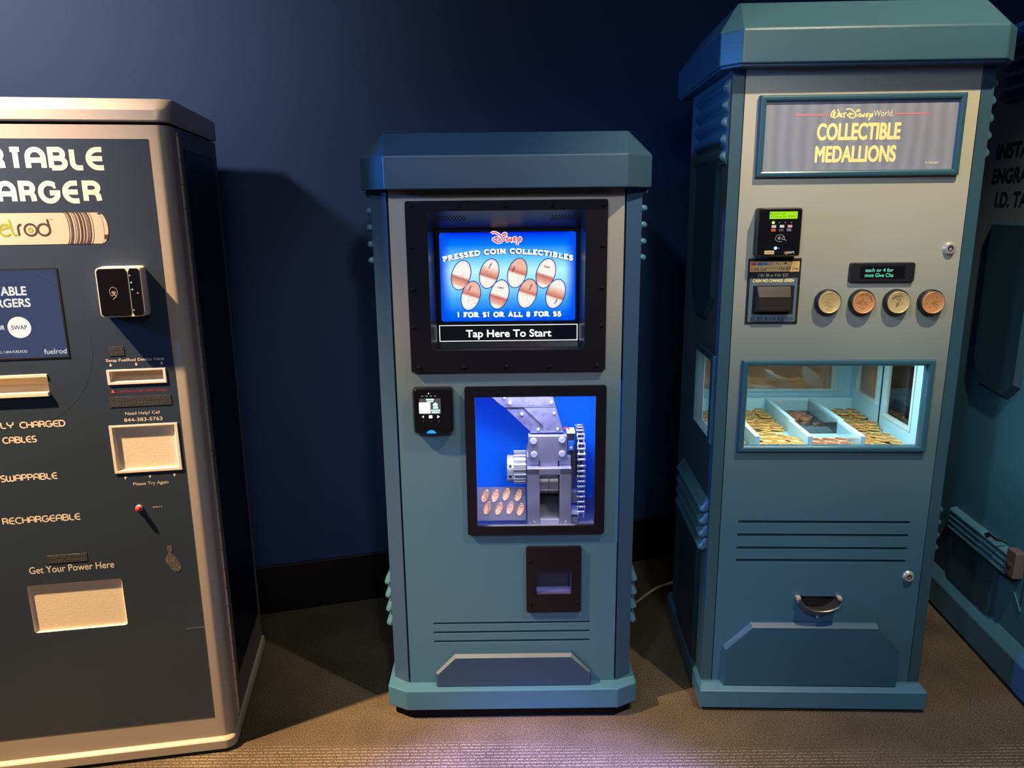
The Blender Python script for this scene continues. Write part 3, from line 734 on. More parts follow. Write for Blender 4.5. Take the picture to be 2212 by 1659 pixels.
# display plate with pressed pennies
dp = MB().prism([(-.0963, .098, .5630), (.0461, .098, .5630), (.0461, .140, .6513), (-.0963, .140, .6513)],
                [(-.0963, .101, .5615), (.0461, .101, .5615), (.0461, .143, .6498), (-.0963, .143, .6498)]).build('penny_display_plate', mat('lavender_grey_plate', (.085, .08, .14, 1), .5), C)
tilt = math.atan2(.042, .0883)
for i, (a, b_) in enumerate(((185, 1125), (345, 1125), (520, 1105), (712, 1115), (220, 1290), (402, 1300), (578, 1290), (742, 1310))):
    px = 1020 + a / 7.21; py = 920 + b_ / 7.21
    x = .055 + (px - 1141.5) * .001345; z = .6513 - (py - 1058) * .0013985 + .0015
    y = .098 + (z - .5630) * .042 / .0883
    mb = MB()
    def P3(u, v, d, x=x, y=y, z=z): return (x + u, y + v * sin(tilt) - d * cos(tilt), z + v * cos(tilt) + d * sin(tilt))
    a1, b1, tl = .0195, .0105, radians(20)
    rings = []
    for kk, d in ((1, 0), (1, .0012), (.96, .0016), (.86, .0012)):
        rings.append([P3(*ell(0, 0, a1 * kk, b1 * kk, tl, 28)[j], d) for j in range(28)])
    mb.loft(rings)
    o = mb.build('pressed_penny', mat('pressed_copper', (.55, .28, .20, 1), .33, .55, bump=.6, scale=160), dp, smooth=True)
# --- card reader
rd = MB().loft([[(p[0], -.000, p[1]) for p in rr(-.2575, -.1490, .8665, .9935, .010)], [(p[0], -.020, p[1]) for p in rr(-.2565, -.1500, .8675, .9930, .010)], [(p[0], -.028, p[1]) for p in rr(-.2520, -.1545, .8715, .9895, .010)]]).build('card_reader', m_blackg, C, smooth=True)
rx = lambda a: -.2529 + (a - 212) / 1115 * .0999
rz = lambda b_: .9909 - (b_ - 140) / 1300 * .1204
yy = -.0285
MB().plate(rect(rx(385), rx(1010), rz(860), rz(400)), [], yy, yy + .0003).build('reader_screen', emit('lit_grey', (.09, .09, .10, 1), 1), rd)
MB().plate(rr(rx(365), rx(705), rz(840), rz(512), .001, 2), [], yy - .0006, yy - .0002).build('white_picture', e_white, rd)
ic = MB()
ic.plate(rr(rx(580), rx(815), rz(455), rz(405), .001, 2), [], yy - .0006, yy - .0002); ic.plate(rr(rx(600), rx(795), rz(505), rz(470), .001, 2), [], yy - .0006, yy - .0002)
ic.plate([(rx(a), rz(b_)) for a, b_ in ((780, 630), (780, 560), (860, 510), (920, 560), (920, 640))], [], yy - .0006, yy - .0002)
ic.plate(rr(rx(780), rx(930), rz(705), rz(645), .001, 2), [], yy - .0006, yy - .0002); ic.plate(rr(rx(722), rx(990), rz(775), rz(728), .001, 2), [], yy - .0006, yy - .0002); ic.plate(rr(rx(735), rx(975), rz(835), rz(790), .001, 2), [], yy - .0006, yy - .0002)
ic.build('screen_icons', emit('lit_pale', (.75, .95, .95, 1), 1), rd)
bt = MB()
bt.plate([(rx(a), rz(b_)) for a, b_ in ((440, 940), (500, 895), (500, 930), (485, 945), (505, 985))], [], yy - .0006, yy - .0002)
bt.plate([(rx(a), rz(b_)) for a, b_ in ((970, 940), (905, 890), (905, 930), (890, 945), (905, 985))], [], yy - .0006, yy - .0002)
bt.plate(rr(rx(648), rx(752), rz(985), rz(895), .001, 2), [], yy - .0006, yy - .0002)
bt.build('lit_buttons', e_white, rd)
kb = MB(); kb.ribbon([(rx(465), rz(1060)), (rx(495), rz(1095))], .0006, yy - .0003); kb.ribbon([(rx(495), rz(1060)), (rx(465), rz(1095))], .0006, yy - .0003)
kb.ribbon([(rx(680), rz(1060)), (rx(720), rz(1060)), (rx(735), rz(1080)), (rx(710), rz(1095))], .0006, yy - .0003); kb.ribbon(arc(rx(930), rz(1075), .0026, .0026, 0, 360, 12), .0006, yy - .0003)
kb.build('key_symbols', mat('dim_grey_print', (.12, .10, .09, 1), .5), rd, fix=False)
MB().plate([(rx(a), rz(b_)) for a, b_ in ((560, 1440), (610, 1370), (700, 1335), (790, 1360), (855, 1430), (840, 1442))], [], yy - .0002, yy + .004).build('blue_light', emit('lit_cyan_blue', (.02, .35, 1, 1), 1.2), rd)
ld = MB()
for a in (472, 602, 728, 855): ld.plate(rect(rx(a - 33), rx(a + 33), rz(338), rz(316)), [], yy - .0002, yy)
ld.build('status_marks', mat('pale_grey_print', (.35, .34, .33, 1), .5), rd)
MB().cyl((rx(660), 0, rz(250)), .0018, yy - .0006, yy, 'y', 12).build('status_light', e_white, rd)
# --- coin return
cr_ = MB().plate(rr(.0435, .1993, .3260, .5275, .006), [rr(.0723, .1709, .3822, .4582, .004, 3)], -.010, 0).build('coin_return', mat('black_brown_plastic', (.007, .0045, .0055, 1), .6, bump=.08, scale=400, spec=.15), C, bev=.002)
MB().box(.068, .175, .035, .040, .378, .462).build('return_flap', mat('dark_violet_plastic', (.020, .018, .040, 1), .3), cr_)
MB().xz(rr(.0723, .1709, .380, .3845, .001, 2), -.009, .036).build('return_lip', mat('violet_grey_lip', (.045, .045, .13, 1), .3), cr_)
MB().box(.1700, .1725, -.008, .036, .384, .456).build('return_edge', mat('violet_grey_lip', (.045, .045, .13, 1), .3), cr_)
for x, z in ((.0550, .487), (.1875, .487), (.0553, .354), (.1872, .3545)): screw(cr_, 'bolt', x, z, -.010, .0042, m_black, .003)
# interior light of the press window
lm = lamp('press_window_light', 'AREA', (0, 0, 0), (0, 0, -1), 4.8, (.74, .78, 1), .26, sizey=.06)
lm.parent = C; lm.location = (.06, .075, .990); lm.rotation_euler = (radians(-12), 0, 0)
lm = lamp('press_bed_light', 'AREA', (0, 0, 0), (0, 0, -1), .55, (.72, .74, 1), .24, sizey=.03)
lm.parent = C; lm.location = (.06, .022, .60); lm.rotation_euler = (radians(-100), 0, 0)

# ================================================================== MEDALLION MACHINE (right)
RX, RY, RYAW = .8741, 1.9594, -.0356
Rm = empty('medallion_vending_machine', (RX, RY, 0), RYAW,
           'tall teal medallion vending machine at right with a framed sign and lit coin case', 'vending machine')
pw, pO, RD = .2878, .3193, .485
winR = (-.2347, .2398, .8095, 1.0328)
# body sides with window openings
def sideplate(x0, x1, holes_yz, outer):
    mb = MB(); mb.plate(outer, holes_yz, x0, x1)
    for v in mb.bm.verts: v.co = (v.co.y, v.co.x, v.co.z)
    return mb
for s in (-1, 1):
    a, b_ = (-pO, -pO + .016) if s < 0 else (pO - .016, pO)
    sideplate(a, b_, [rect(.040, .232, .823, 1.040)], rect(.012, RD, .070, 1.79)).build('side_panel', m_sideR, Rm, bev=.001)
MB().box(-pO + .016, pO - .016, RD - .016, RD, .07, 1.79).build('back_panel', m_side, Rm)
for s in (-1, 1):
    MB().xy([(s * (pw + .001), -.001), (s * pO, -.001), (s * pO, .0118), (s * (pw - .02), .0118), (s * (pw - .02), .0095), (s * (pw + .001), .0095)], .072, 1.79).build('corner_post', m_postR, Rm, bev=.0012)
slots = []
for z in (.5843, .5445, .5045, .4662): slots.append(rr(-.2388, .2410, z - .0045, z + .0045, .0043, 4))
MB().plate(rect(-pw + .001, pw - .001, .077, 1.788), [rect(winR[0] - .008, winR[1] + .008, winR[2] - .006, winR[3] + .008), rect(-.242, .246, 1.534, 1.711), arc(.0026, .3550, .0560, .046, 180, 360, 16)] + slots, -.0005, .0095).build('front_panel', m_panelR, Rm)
MB().box(-.26, .26, .012, .0135, .452, .598).build('louvre_backing', mat('louvre_paint', (.030, .095, .150, 1), .5), Rm)
capmesh(.3107, .0451, .0479, -.0515, RD + .065, 1.788, 1.8662, 1.9460, .2980, .048, RD).build('cap', m_capR, Rm, bev=.004, seg=3)
MB().xy([(-.3107, -.045), (.3107, -.045), (.350, -.003), (.350, RD + .05), (-.350, RD + .05), (-.350, -.003)], 1.7835, 1.790).build('cap_underside', m_side, Rm)
# base
bwR, bo = .3282, .0391
bs = MB().loft([[(-bwR, -bo, .012), (bwR, -bo, .012), (bwR, .533, .012), (-bwR, .533, .012)],
           [(-bwR, -bo, .067), (bwR, -bo, .067), (bwR, .533, .067), (-bwR, .533, .067)],
           [(-bwR + .008, -.012, .0785), (bwR - .008, -.012, .0785), (bwR - .008, .525, .0785), (-bwR + .008, .525, .0785)]]).build('base', m_teal, Rm, bev=.002)
MB().box(-.318, .318, -.026, .52, 0, .012).build('plinth', m_black, Rm)
# corrugated cladding, ribs and raised panels on both sides
for s in (-1, 1):
    prof = []
    n = 60
    for i in range(n + 1):
        z = 1.765 - i / n * .205
        t = (1.745 - z) / .0416
        wv = .5 + .5 * cos(2 * pi * t)
        prof.append((.006 + .014 * wv ** .8, z))
    rings = []
    for y, kk in ((.012, .55), (.018, 1), (.345, 1), (.360, .5)):
        rings.append([(s * (pO - .001), y, 1.765)] + [(s * (pO - .001 + a * kk), y, z) for a, z in prof] + [(s * (pO - .001), y, 1.560)])
    MB().loft(rings).build('corrugated_cladding', m_ribD, Rm, smooth=True)
    hx = [(.060, 1.57), (.060, 1.2077), (.145, 1.138), (.268, 1.134), (.345, 1.203), (.345, 1.57)]
    hf = [(.080, 1.57), (.080, 1.214), (.153, 1.150), (.260, 1.146), (.328, 1.208), (.328, 1.57)]
    MB().loft([[(s * (pO - .001), a, z) for a, z in hx], [(s * (pO + .012), a, z) for a, z in hf]]).build('raised_panel', mat('deep_blue_paint', (.014, .040, .070, 1), .4), Rm)
    o = sideplate(s * (pO - .0005), s * (pO + .009), [rect(.0415, .2320, .8232, 1.0400)], rect(.012, .2420, .8090, 1.0600)).build('side_window_frame', m_frame, Rm, bev=.002)
    MB().box(min(s * (pO - .010), s * (pO - .013)), max(s * (pO - .010), s * (pO - .013)), .038, .236, .820, 1.043).build('side_window_pane', m_glass, Rm)
    for z in (.6150, .5760, .5370, .4985):
        rib_tear(s, s * (pO - .0005), .018, .395, z, .036, .024).build('rib', m_ribD, Rm, smooth=True)
    lf = [(.085, .0785), (.085, .462), (.375, .462), (.375, .0785)]; l2 = [(.110, .0785), (.110, .450), (.360, .450), (.360, .0785)]
    MB().loft([[(s * (pO - .001), a, z) for a, z in lf], [(s * (pO + .008), a, z) for a, z in l2]]).build('lower_raised_panel', mat('deep_blue_paint', (.014, .040, .070, 1), .4), Rm)
# sign
def frame_moulding(x0, x1, z0, z1, w, d, x0i=None):
    """picture-frame moulding with rounded section"""
    out, inn = (x0, x1, z0, z1), (x0 + w, x1 - w, z0 + w * .9, z1 - w * .9)
    mb = MB(); rings = []
    for k, dd in ((0, 0), (0, -d * .65), (.14, -d * .95), (.35, -d), (.65, -d), (.86, -d * .9), (1, -d * .5), (1, .009)):
        a = out[0] + (inn[0] - out[0]) * k; b2 = out[1] + (inn[1] - out[1]) * k; c = out[2] + (inn[2] - out[2]) * k; e2 = out[3] + (inn[3] - out[3]) * k
        rings.append([(a, dd, c), (b2, dd, c), (b2, dd, e2), (a, dd, e2)])
    mb.loft(rings, cap=False)
    return mb
sg = frame_moulding(-.2517, .2528, 1.5246, 1.7209, .0175, .015).build('sign_frame', m_frame, Rm)
def sign_mat():
    M = bpy.data.materials.new('wavy_sign_print_and_reflection'); M.use_nodes = True; nt = M.node_tree; b = nt.nodes['Principled BSDF']
    b.inputs['Roughness'].default_value = .28
    N = nt.nodes.new; Lk = nt.links.new
    tc = N('ShaderNodeTexCoord'); wv = N('ShaderNodeTexWave'); wv.bands_direction = 'X'; wv.inputs['Scale'].default_value = 4.2; wv.inputs['Distortion'].default_value = 3.5; wv.inputs['Detail'].default_value = 2
    mp = N('ShaderNodeMapping'); mp.inputs['Scale'].default_value = (2.2, 1, .9); Lk(tc.outputs['Object'], mp.inputs[0]); Lk(mp.outputs[0], wv.inputs['Vector'])
    cr = N('ShaderNodeValToRGB'); cr.color_ramp.elements[0].color = (.215, .23, .285, 1); cr.color_ramp.elements[1].color = (.265, .28, .33, 1)  # wavy tones paint reflections together with the printed curtain design
    Lk(wv.outputs['Fac'], cr.inputs['Fac']); Lk(cr.outputs['Color'], b.inputs['Base Color'])
    return M
sp_ = MB().box(-.240, .243, -.0065, .002, 1.536, 1.709).build('sign_panel', sign_mat(), Rm)
ys = -.0068
sxf = lambda a: -.2301 + (a - 617) / (1787 - 617) * .4663
szf = lambda b_: 1.7003 - (b_ - 636) / (1046 - 636) * .1575
text(sp_, 'lettering', 'COLLECTIBLE', sxf(930), sxf(1447), szf(866), szf(757), ys, m_yellow, bold=.035)
text(sp_, 'lettering', 'MEDALLIONS', sxf(928), sxf(1432), szf(1005), szf(898), ys, m_yellow, bold=.035)
x0, x1 = sxf(1005), sxf(1392)
k = (x1 - x0) / (1715 - 130)
zt, zb = szf(668), szf(742)
scribble(sp_, 'lettering', WALT, (130, 530), (105, 345), x0, x0 + 400 * k, szf(727), szf(672), .0030, ys, m_yellow)
scribble(sp_, 'lettering', DISNEY, (460, 1725), (245, 770), x0 + 385 * k, x0 + 1065 * k, szf(744), szf(672), .0030, ys, m_yellow)
text(sp_, 'lettering', 'World.', x0 + 1085 * k, x1, szf(720), szf(682), ys, mat('cream_lettering', (.80, .72, .46, 1), .5), bold=.005)
for a, b_ in ((785, 995), (1397, 1613)): MB().plate(rect(sxf(a), sxf(b_), szf(711), szf(702)), [], ys - .0001, ys + .0004).build('pink_rule', mat('pink_print', (.62, .20, .20, 1), .5), sp_)
text(sp_, 'lettering', '\u00a9 DISNEY', sxf(1617), sxf(1703), szf(1019), szf(1004), ys, mat('cream_lettering', (.80, .72, .46, 1), .5), bold=.02)
# card terminal
ep = MB().loft([[(p[0], 0, p[1]) for p in rr(-.2440, -.1345, 1.3280, 1.4500, .006, 4)], [(p[0], -.034, p[1]) for p in rr(-.2435, -.1350, 1.3285, 1.4490, .006, 4)], [(p[0], -.040, p[1]) for p in rr(-.2405, -.1380, 1.3315, 1.4455, .006, 4)]]).build('card_terminal', m_blackg, Rm, smooth=True)
ex = lambda a: -.2427 + (a - 322) / (827 - 322) * .1061
ez = lambda b_: 1.4471 - (b_ - 171) / (732 - 171) * .1171
ye = -.0405
MB().plate(rect(ex(437), ex(768), ez(290), ez(204)), [], ye, ye + .0004).build('green_display', emit('lit_lime', (.38, .80, .02, 1), 1), ep)
e_olive = emit('lit_olive', (.06, .20, .02, 1), 1)
text(ep, 'lettering', '$6 each OR', ex(440), ex(630), ez(240), ez(218), ye - .0003, e_olive)
text(ep, 'lettering', '4 Coins for $20', ex(440), ex(728), ez(275), ez(252), ye - .0003, e_olive)
for x, r, mt in ((486, .0036, emit('lit_green_led', (.35, 1, .1, 1), 2)), (557, .0022, mat('dim_led', (.10, .09, .08, 1), .4)), (627, .0022, mat('dim_led', (.1, .09, .08, 1), .4)), (699, .0022, mat('dim_led', (.1, .09, .08, 1), .4))):
    MB().cyl((ex(x), 0, ez(334)), r, ye - .0008, ye + .0005, 'y', 12).build('indicator', mt, ep)
for x, z, c in ((495, 380, (.6, .55, .5, 1)), (592, 378, (.62, .6, .58, 1)), (687, 378, (.6, .35, .33, 1)), (492, 423, (.5, .08, .05, 1)), (585, 423, (.06, .06, .06, 1)), (678, 422, (.12, .17, .25, 1))):
    MB().plate(rr(ex(x - 27), ex(x + 27), ez(z + 16), ez(z - 16), .0007, 2), [], ye - .0002, ye + .0002).build('card_symbol', mat('card_symbol_%d' % x, c, .5), ep)
cl = MB(); cx_, cz_ = ex(577), ez(520)
cl.ribbon(arc(cx_, cz_, .0115, .0088, -25, 300, 24), .0009, ye - .0003)
for r in (.0025, .0045, .0065, .0085): cl.ribbon(arc(cx_ - .008, cz_, r, r, -38, 38, 8), .0010, ye - .0003)
cl.ribbon([(cx_ + .004, cz_ - .001), (cx_ + .009, cz_ + .004), (cx_ + .012, cz_ + .002)], .0014, ye - .0003); cl.ribbon([(cx_ + .005, cz_ - .003), (cx_ + .011, cz_ - .003), (cx_ + .016, cz_ - .006)], .0014, ye - .0003)
cl.build('contactless_symbol', mat('pale_print', (.40, .38, .36, 1), .5), ep, fix=False)
MB().cyl((ex(532), 0, ez(638)), .0040, ye - .0008, ye + .0005, 'y', 14).build('indicator', emit('lit_blue_led', (.25, .45, 1, 1), 3), ep)
MB().cyl((ex(570), 0, ez(640)), .0018, ye - .0008, ye + .0005, 'y', 12).build('indicator', emit('lit_dim_blue', (.1, .2, .9, 1), 1), ep)
MB().plate(rect(ex(402), ex(519), ez(712), ez(668)), [], ye - .0002, ye + .0002).build('yellow_label', mat('yellow_label', (.72, .50, .20, 1), .5), ep)
text(ep, 'lettering', 'CONNECTED', ex(412), ex(510), ez(697), ez(685), ye - .0004, mat('brown_print', (.18, .08, .03, 1), .5), bold=.02)
text(ep, 'lettering', 'e', ex(636), ex(662), ez(710), ez(680), ye - .0003, mat('orange_print', (.55, .12, .04, 1), .5), bold=.02)
text(ep, 'lettering', 'port', ex(664), ex(760), ez(718), ez(673), ye - .0003, m_white, bold=.02)
# bill acceptor plate
st = MB().plate(rect(-.2539, -.1172, 1.1496, 1.3213), [], -.0026, 0).build('bill_acceptor', m_blackp, Rm)
su = lambda u: -.2539 + u * .1367
sv = lambda v: 1.3213 - v * .1717
def lab(name, u0, u1, v0, v1, y, mt): return MB().plate(rect(su(u0), su(u1), sv(v1), sv(v0)), [], y, y + .0004).build(name, mt, st)
m_yl = mat('yellow_card_label', (.62, .40, .14, 1), .5)
lab('yellow_label', .035, .965, .045, .200, -.0030, m_yl)
for u, c in ((.10, (.35, .05, .04, 1)), (.215, (.10, .10, .22, 1)), (.315, (.10, .18, .30, 1)), (.41, (.45, .22, .18, 1))):
    lab('card_symbol', u - .048, u + .048, .055, .105, -.0033, mat('sticker_%d' % int(u * 1000), c, .5))
m_bp = mat('brown_print', (.18, .08, .03, 1), .5)
text(st, 'lettering', 'Pay', su(.52), su(.60), sv(.105), sv(.062), -.0033, m_bp)
MB().cyl((su(.70), 0, sv(.075)), .0028, -.0034, -.0030, 'y', 12).build('dot_symbol', m_blackp, st)
q = MB(); q.ribbon(arc(su(.88), sv(.080), .0072, .0045, 0, 360, 20), .0006, -.0033)
for r in (.0016, .0030, .0044): q.ribbon(arc(su(.855), sv(.080), r, r * .8, -40, 40, 6), .0007, -.0033)
q.build('contactless_symbol', m_bp, st, fix=False)
text(st, 'lettering', 'Credit Card', su(.055), su(.345), sv(.185), sv(.125), -.0033, m_bp, bold=.02)
MB().plate(rect(su(.36), su(.56), sv(.148), sv(.140)), [], -.0034, -.0030).build('red_rule', mat('rust_print', (.4, .12, .05, 1), .5), st)
text(st, 'lettering', '4 for $20 Only', su(.57), su(.95), sv(.192), sv(.125), -.0033, m_bp, bold=.02)
text(st, 'lettering', '1 for $6 or 4 for $20', su(.20), su(.76), sv(.285), sv(.225), -.0033, mat('pale_cream_print', (.55, .46, .32, 1), .5), bold=.01, shear=.12)
lab('blue_grey_field', .045, .955, .295, .965, -.0030, mat('blue_grey_print', (.085, .125, .155, 1), .5))
text(st, 'lettering', 'CASH NO CHANGE GIVEN', su(.10), su(.885), sv(.358), sv(.308), -.0034, m_yellow, bold=.03, shear=.2)
for u in (.245, .37, .50, .63, .755):
    MB().xz([(su(u - .006), sv(.365)), (su(u + .006), sv(.365)), (su(u + .006), sv(.385)), (su(u + .015), sv(.385)), (su(u), sv(.402)), (su(u - .015), sv(.385)), (su(u - .006), sv(.385))], -.0034, -.0030).build('red_arrow', mat('dull_red_print', (.30, .06, .06, 1), .5), st)
lab('black_bezel', .115, .900, .410, .850, -.0034, m_blackp)
bm_ = MB().loft([[(x, -.003, z) for x, z in rect(-.2335, -.1400, 1.1800, 1.2500)], [(x, -.014, z) for x, z in rect(-.2300, -.1430, 1.1830, 1.2480)],
                 [(x, -.026, z) for x, z in rect(-.2270, -.1450, 1.1860, 1.2230)]]).build('bill_mouth', mat('brown_black_plastic', (.030, .022, .018, 1), .25), st, bev=.0015)
MB().box(-.2240, -.1490, -.0265, -.0200, 1.1905, 1.1965).build('bill_slot', m_dark, bm_)
text(st, 'lettering', '$1, $5, $10 & $20 Bills', su(.09), su(.915), sv(.955), sv(.890), -.0034, m_navytext, shear=.2)
# message display
ds = MB().loft([[(p[0], 0, p[1]) for p in rr(.0060, .1730, 1.2575, 1.3090, .006, 4)], [(p[0], -.010, p[1]) for p in rr(.0072, .1719, 1.2587, 1.3085, .006, 4)]]).build('message_display', m_blackp, Rm, bev=.0015)
MB().plate(rect(.032, .146, 1.268, 1.300), [], -.0106, -.0101).build('display_window', m_blackg, ds)
e_aqua = emit('lit_aqua', (.16, 1, .66, 1), 1)
text(ds, 'lettering', 'each or 4 for', .0455, .1165, 1.2850, 1.2945, -.0108, e_aqua, bold=.004)
text(ds, 'lettering', 'nnot Give Cha', .0450, .1175, 1.2718, 1.2815, -.0108, e_aqua, bold=.004)
# selector buttons
def selector(x, z, gold, idx):
    b0 = MB().lathe([(.0335, 0), (.0335, -.012), (.0315, -.0165), (.0295, -.018)], (x, 0, z), 'y', 40).build('selector_button', m_blackp, Rm, smooth=True)
    f = MB().lathe([(.0285, -.017), (.0285, -.0215), (.0278, -.0222), (.0262, -.0222), (.0255, -.0216), (.0250, -.0214)], (x, 0, z), 'y', 40).build('medallion_face', m_gb if gold else m_cb, b0, smooth=True)
    R = random.Random(idx + 11); q = MB()
    n = (34, 16, 13, 12)[idx]
    for k in range(n):
        t0 = R.uniform(0, 6.28); r0 = R.uniform(.002, .017)
        px, pz = x + r0 * cos(t0), z - .002 + r0 * sin(t0) * .85; h_ = R.uniform(0, 6.28); cv = R.choice((-1, 1)) * R.uniform(.25, 1.0); pts = []
        for s_ in range(6):
            pts.append((px, pz)); h_ += cv; L_ = R.uniform(.0016, .0030); px += cos(h_) * L_; pz += sin(h_) * L_
        pts = [p for p in pts if math.hypot(p[0] - x, p[1] - z) < .0235]
        if len(pts) > 2: q.ribbon(smooth(pts, 4), .0006, -.0217)
    q.build('engraving', m_gline, f_parent(b0), fix=False)
    return b0
def f_parent(b): return b
m_gb = mat('brass_button_face', (.62, .47, .20, 1), .42, .35, bump=.25, scale=200)
m_cb = mat('copper_button_face', (.66, .30, .11, 1), .42, .35, bump=.2, scale=200)
sel = [selector(x, z, g, i) for i, (x, z, g) in enumerate(((-.0432, 1.2072, True), (.0447, 1.2062, False), (.1341, 1.2062, True), (.2227, 1.2051, False)))]
sel[0].children[0].data.materials[0] = mat('bronze_button_face', (.60, .36, .15, 1), .42, .35, bump=.3, scale=200)
def arc_text(par, txt, cx, cz, r, a0, a1, h, y, mt):
    n = len(txt); mb_parts = []
    bmm = bmesh.new()
    for i, c in enumerate(txt):
        if c == ' ': continue
        me = font_mesh(c, .02); xs = [v.co.x for v in me.vertices]; w = max(xs) - min(xs); mnx = min(xs)
        an = radians(a0 + (a1 - a0) * (i + .5) / n); kk = h / .72
        for v in me.vertices:
            p = (v.co.x - mnx - w / 2) * kk * .8; q = v.co.y * kk
            v.co = (cx + (r + q) * cos(an) + p * sin(an), y, cz + (r + q) * sin(an) - p * cos(an))
        bmm.from_mesh(me); bpy.data.meshes.remove(me)
    me = bpy.data.meshes.new('lettering'); bmm.to_mesh(me); bmm.free(); me.materials.append(mt)
    o = bpy.data.objects.new('lettering', me); COL.objects.link(o); o.parent = par
arc_text(sel[2], 'DUUUUDE!', .1330, 1.2050, .0165, 148, 48, .0048, -.0218, m_navytext)
arc_text(sel[1], 'JUST KEEP SWIMMING', .0447, 1.2062, .0195, 118, 5, .0030, -.0218, m_gline)
# locks
for x, z in ((.2559, 1.3427), (.2521, .4203)):
    lk = MB().lathe([(.0165, 0), (.0165, -.0025), (.0135, -.0060), (.0120, -.0105), (.0080, -.0105), (.0075, -.0085)], (x, 0, z), 'y', 28).build('lock', m_chrome, Rm, smooth=True)
    MB().lathe([(.0066, -.007), (.0066, -.0098), (.0048, -.0102), (.0046, -.008), (.003, -.008)], (x, 0, z), 'y', 20).build('key_cylinder', mat('dark_lock_core', (.08, .07, .06, 1), .25, .8), lk, smooth=True)
# coin cup
cx0, cz0 = .0026, .3550
n = 18; rings = []
mb = MB()
def cuprow(k, d):  # k = scale of the half ellipse, d = depth
    return [(cx0 + .0560 * k * cos(radians(180 + 180 * i / n)), d, cz0 + (.0600 * k) * sin(radians(180 + 180 * i / n)) * 1.0) for i in range(n + 1)]
oA = [(cx0 + .060 * cos(radians(180 + 180 * i / n)), -.001, cz0 + .064 * sin(radians(180 + 180 * i / n))) for i in range(n + 1)]
oB = [(cx0 + .058 * cos(radians(180 + 180 * i / n)), -.010, cz0 + .060 * sin(radians(180 + 180 * i / n))) for i in range(n + 1)]
oC = [(cx0 + .053 * cos(radians(180 + 180 * i / n)), -.040, cz0 + .028 * sin(radians(180 + 180 * i / n))) for i in range(n + 1)]
iC = [(cx0 + .051 * cos(radians(180 + 180 * i / n)), -.038, cz0 + .026 * sin(radians(180 + 180 * i / n))) for i in range(n + 1)]
iA = [(cx0 + .052 * cos(radians(180 + 180 * i / n)), .030, cz0 + .050 * sin(radians(180 + 180 * i / n))) for i in range(n + 1)]
V = [mb.verts(r) for r in (oA, oB, oC, iC, iA)]
for k in range(4):
    for i in range(n): mb.face([V[k][i], V[k][i + 1], V[k + 1][i + 1], V[k + 1][i]])
cp = mb.build('coin_cup', mat('worn_pewter', (.30, .26, .22, 1), .33, .85), Rm, smooth=True)
MB().box(cx0 - .055, cx0 + .055, .030, .034, cz0 - .055, cz0 + .004).build('cup_back', m_dark, cp)
for s in (-1, 1):
    MB().box(cx0 + s * .0585 - .0065, cx0 + s * .0585 + .0065, -.016, 0, cz0 - .006, cz0 + .0035).build('cup_ear', mat('bright_brass_ear', (.80, .65, .48, 1), .3, .5), cp, bev=.0015)
    MB().lathe([(.004, -.006), (.0035, -.009), (.001, -.010)], (cx0 + s * .0555, 0, cz0 - .0135), 'y', 12).build('rivet', m_chrome, cp, smooth=True)
MB().lathe([(.004, -.010), (.0035, -.015), (.001, -.016)], (cx0 - .001, 0, cz0 - .0585), 'y', 12).build('rivet', m_chrome, cp, smooth=True)
# kick panel
fr = [(-.2573, .0785), (-.2560, .1932), (-.1845, .2640), (.1750, .2655), (.2411, .1964), (.2430, .0785)]
bk = [(-.2640, .0785), (-.2625, .1960), (-.1870, .2735), (.1740, .2745), (.2460, .2000), (.2480, .0785)]
kk_ = MB().loft([[(a, 0, b_) for a, b_ in bk], [(a, -.008, b_) for a, b_ in bk], [(a, -.0235, b_) for a, b_ in fr]]).build('kick_plate', mat('kick_paint_medallion', (.022, .080, .135, 1), .42, bump=.05, scale=350), Rm)
MB().loft([[(x, -.0082, z) for x, z in ((-.1865, .2738), (.00, .2742), (.00, .2662), (-.1842, .2652))], [(x, -.0240, z) for x, z in ((-.1846, .2652), (.00, .2660), (.00, .2650), (-.1844, .2642))]]).build('bevel_edge', m_kickbev, kk_)
# window
frame_moulding(-.2558, .2537, .7949, 1.0522, .0185, .014).build('window_frame', m_frame, Rm)
MB().box(-.243, .248, .0035, .0065, .803, 1.041).build('window_pane', m_glass, Rm)
# display case interior
IX0, IX1, ID1, IZ0, IZT = -.300, .235, .468, .790, 1.10
MB().box(IX0, IX1, .012, ID1, IZ0 - .006, IZ0).build('case_floor', m_blueint, Rm)
MB().box(IX0, IX1, .012, ID1, IZT, IZT + .006).build('case_ceiling', mat('case_white', (.75, .75, .72, 1), .6), Rm)
bkw = MB().plate(rect(IX0, IX1, IZ0, IZT), [rect(-.29, .190, .852, 1.09)], .462, .4685).build('case_back', m_blueint, Rm)
MB().plate(rect(-.29, .190, .852, 1.09), [rect(-.28, .170, .862, 1.085)], .456, .465).build('back_window_trim', mat('weathered_blue_trim', (.28, .48, .54, 1), .6, bump=.4, scale=60, vary=.25, vscale=40), Rm)
MB().box(-.29, .190, .4686, .4689, .852, 1.09).build('back_reflection_board', m_carpet_reflection, Rm)  # painted board in place of a mirror reflecting the carpet
MB().box(-.285, .185, .4605, .4612, .856, 1.088).build('back_glass', m_glass, Rm)
hol = [rect(.045, .215, .835, 1.09), rect(.262, .415, .858, 1.09)]
sideplate(IX1, IX1 + .006, hol, rect(.012, ID1, IZ0, IZT)).build('case_side', m_blueint, Rm)
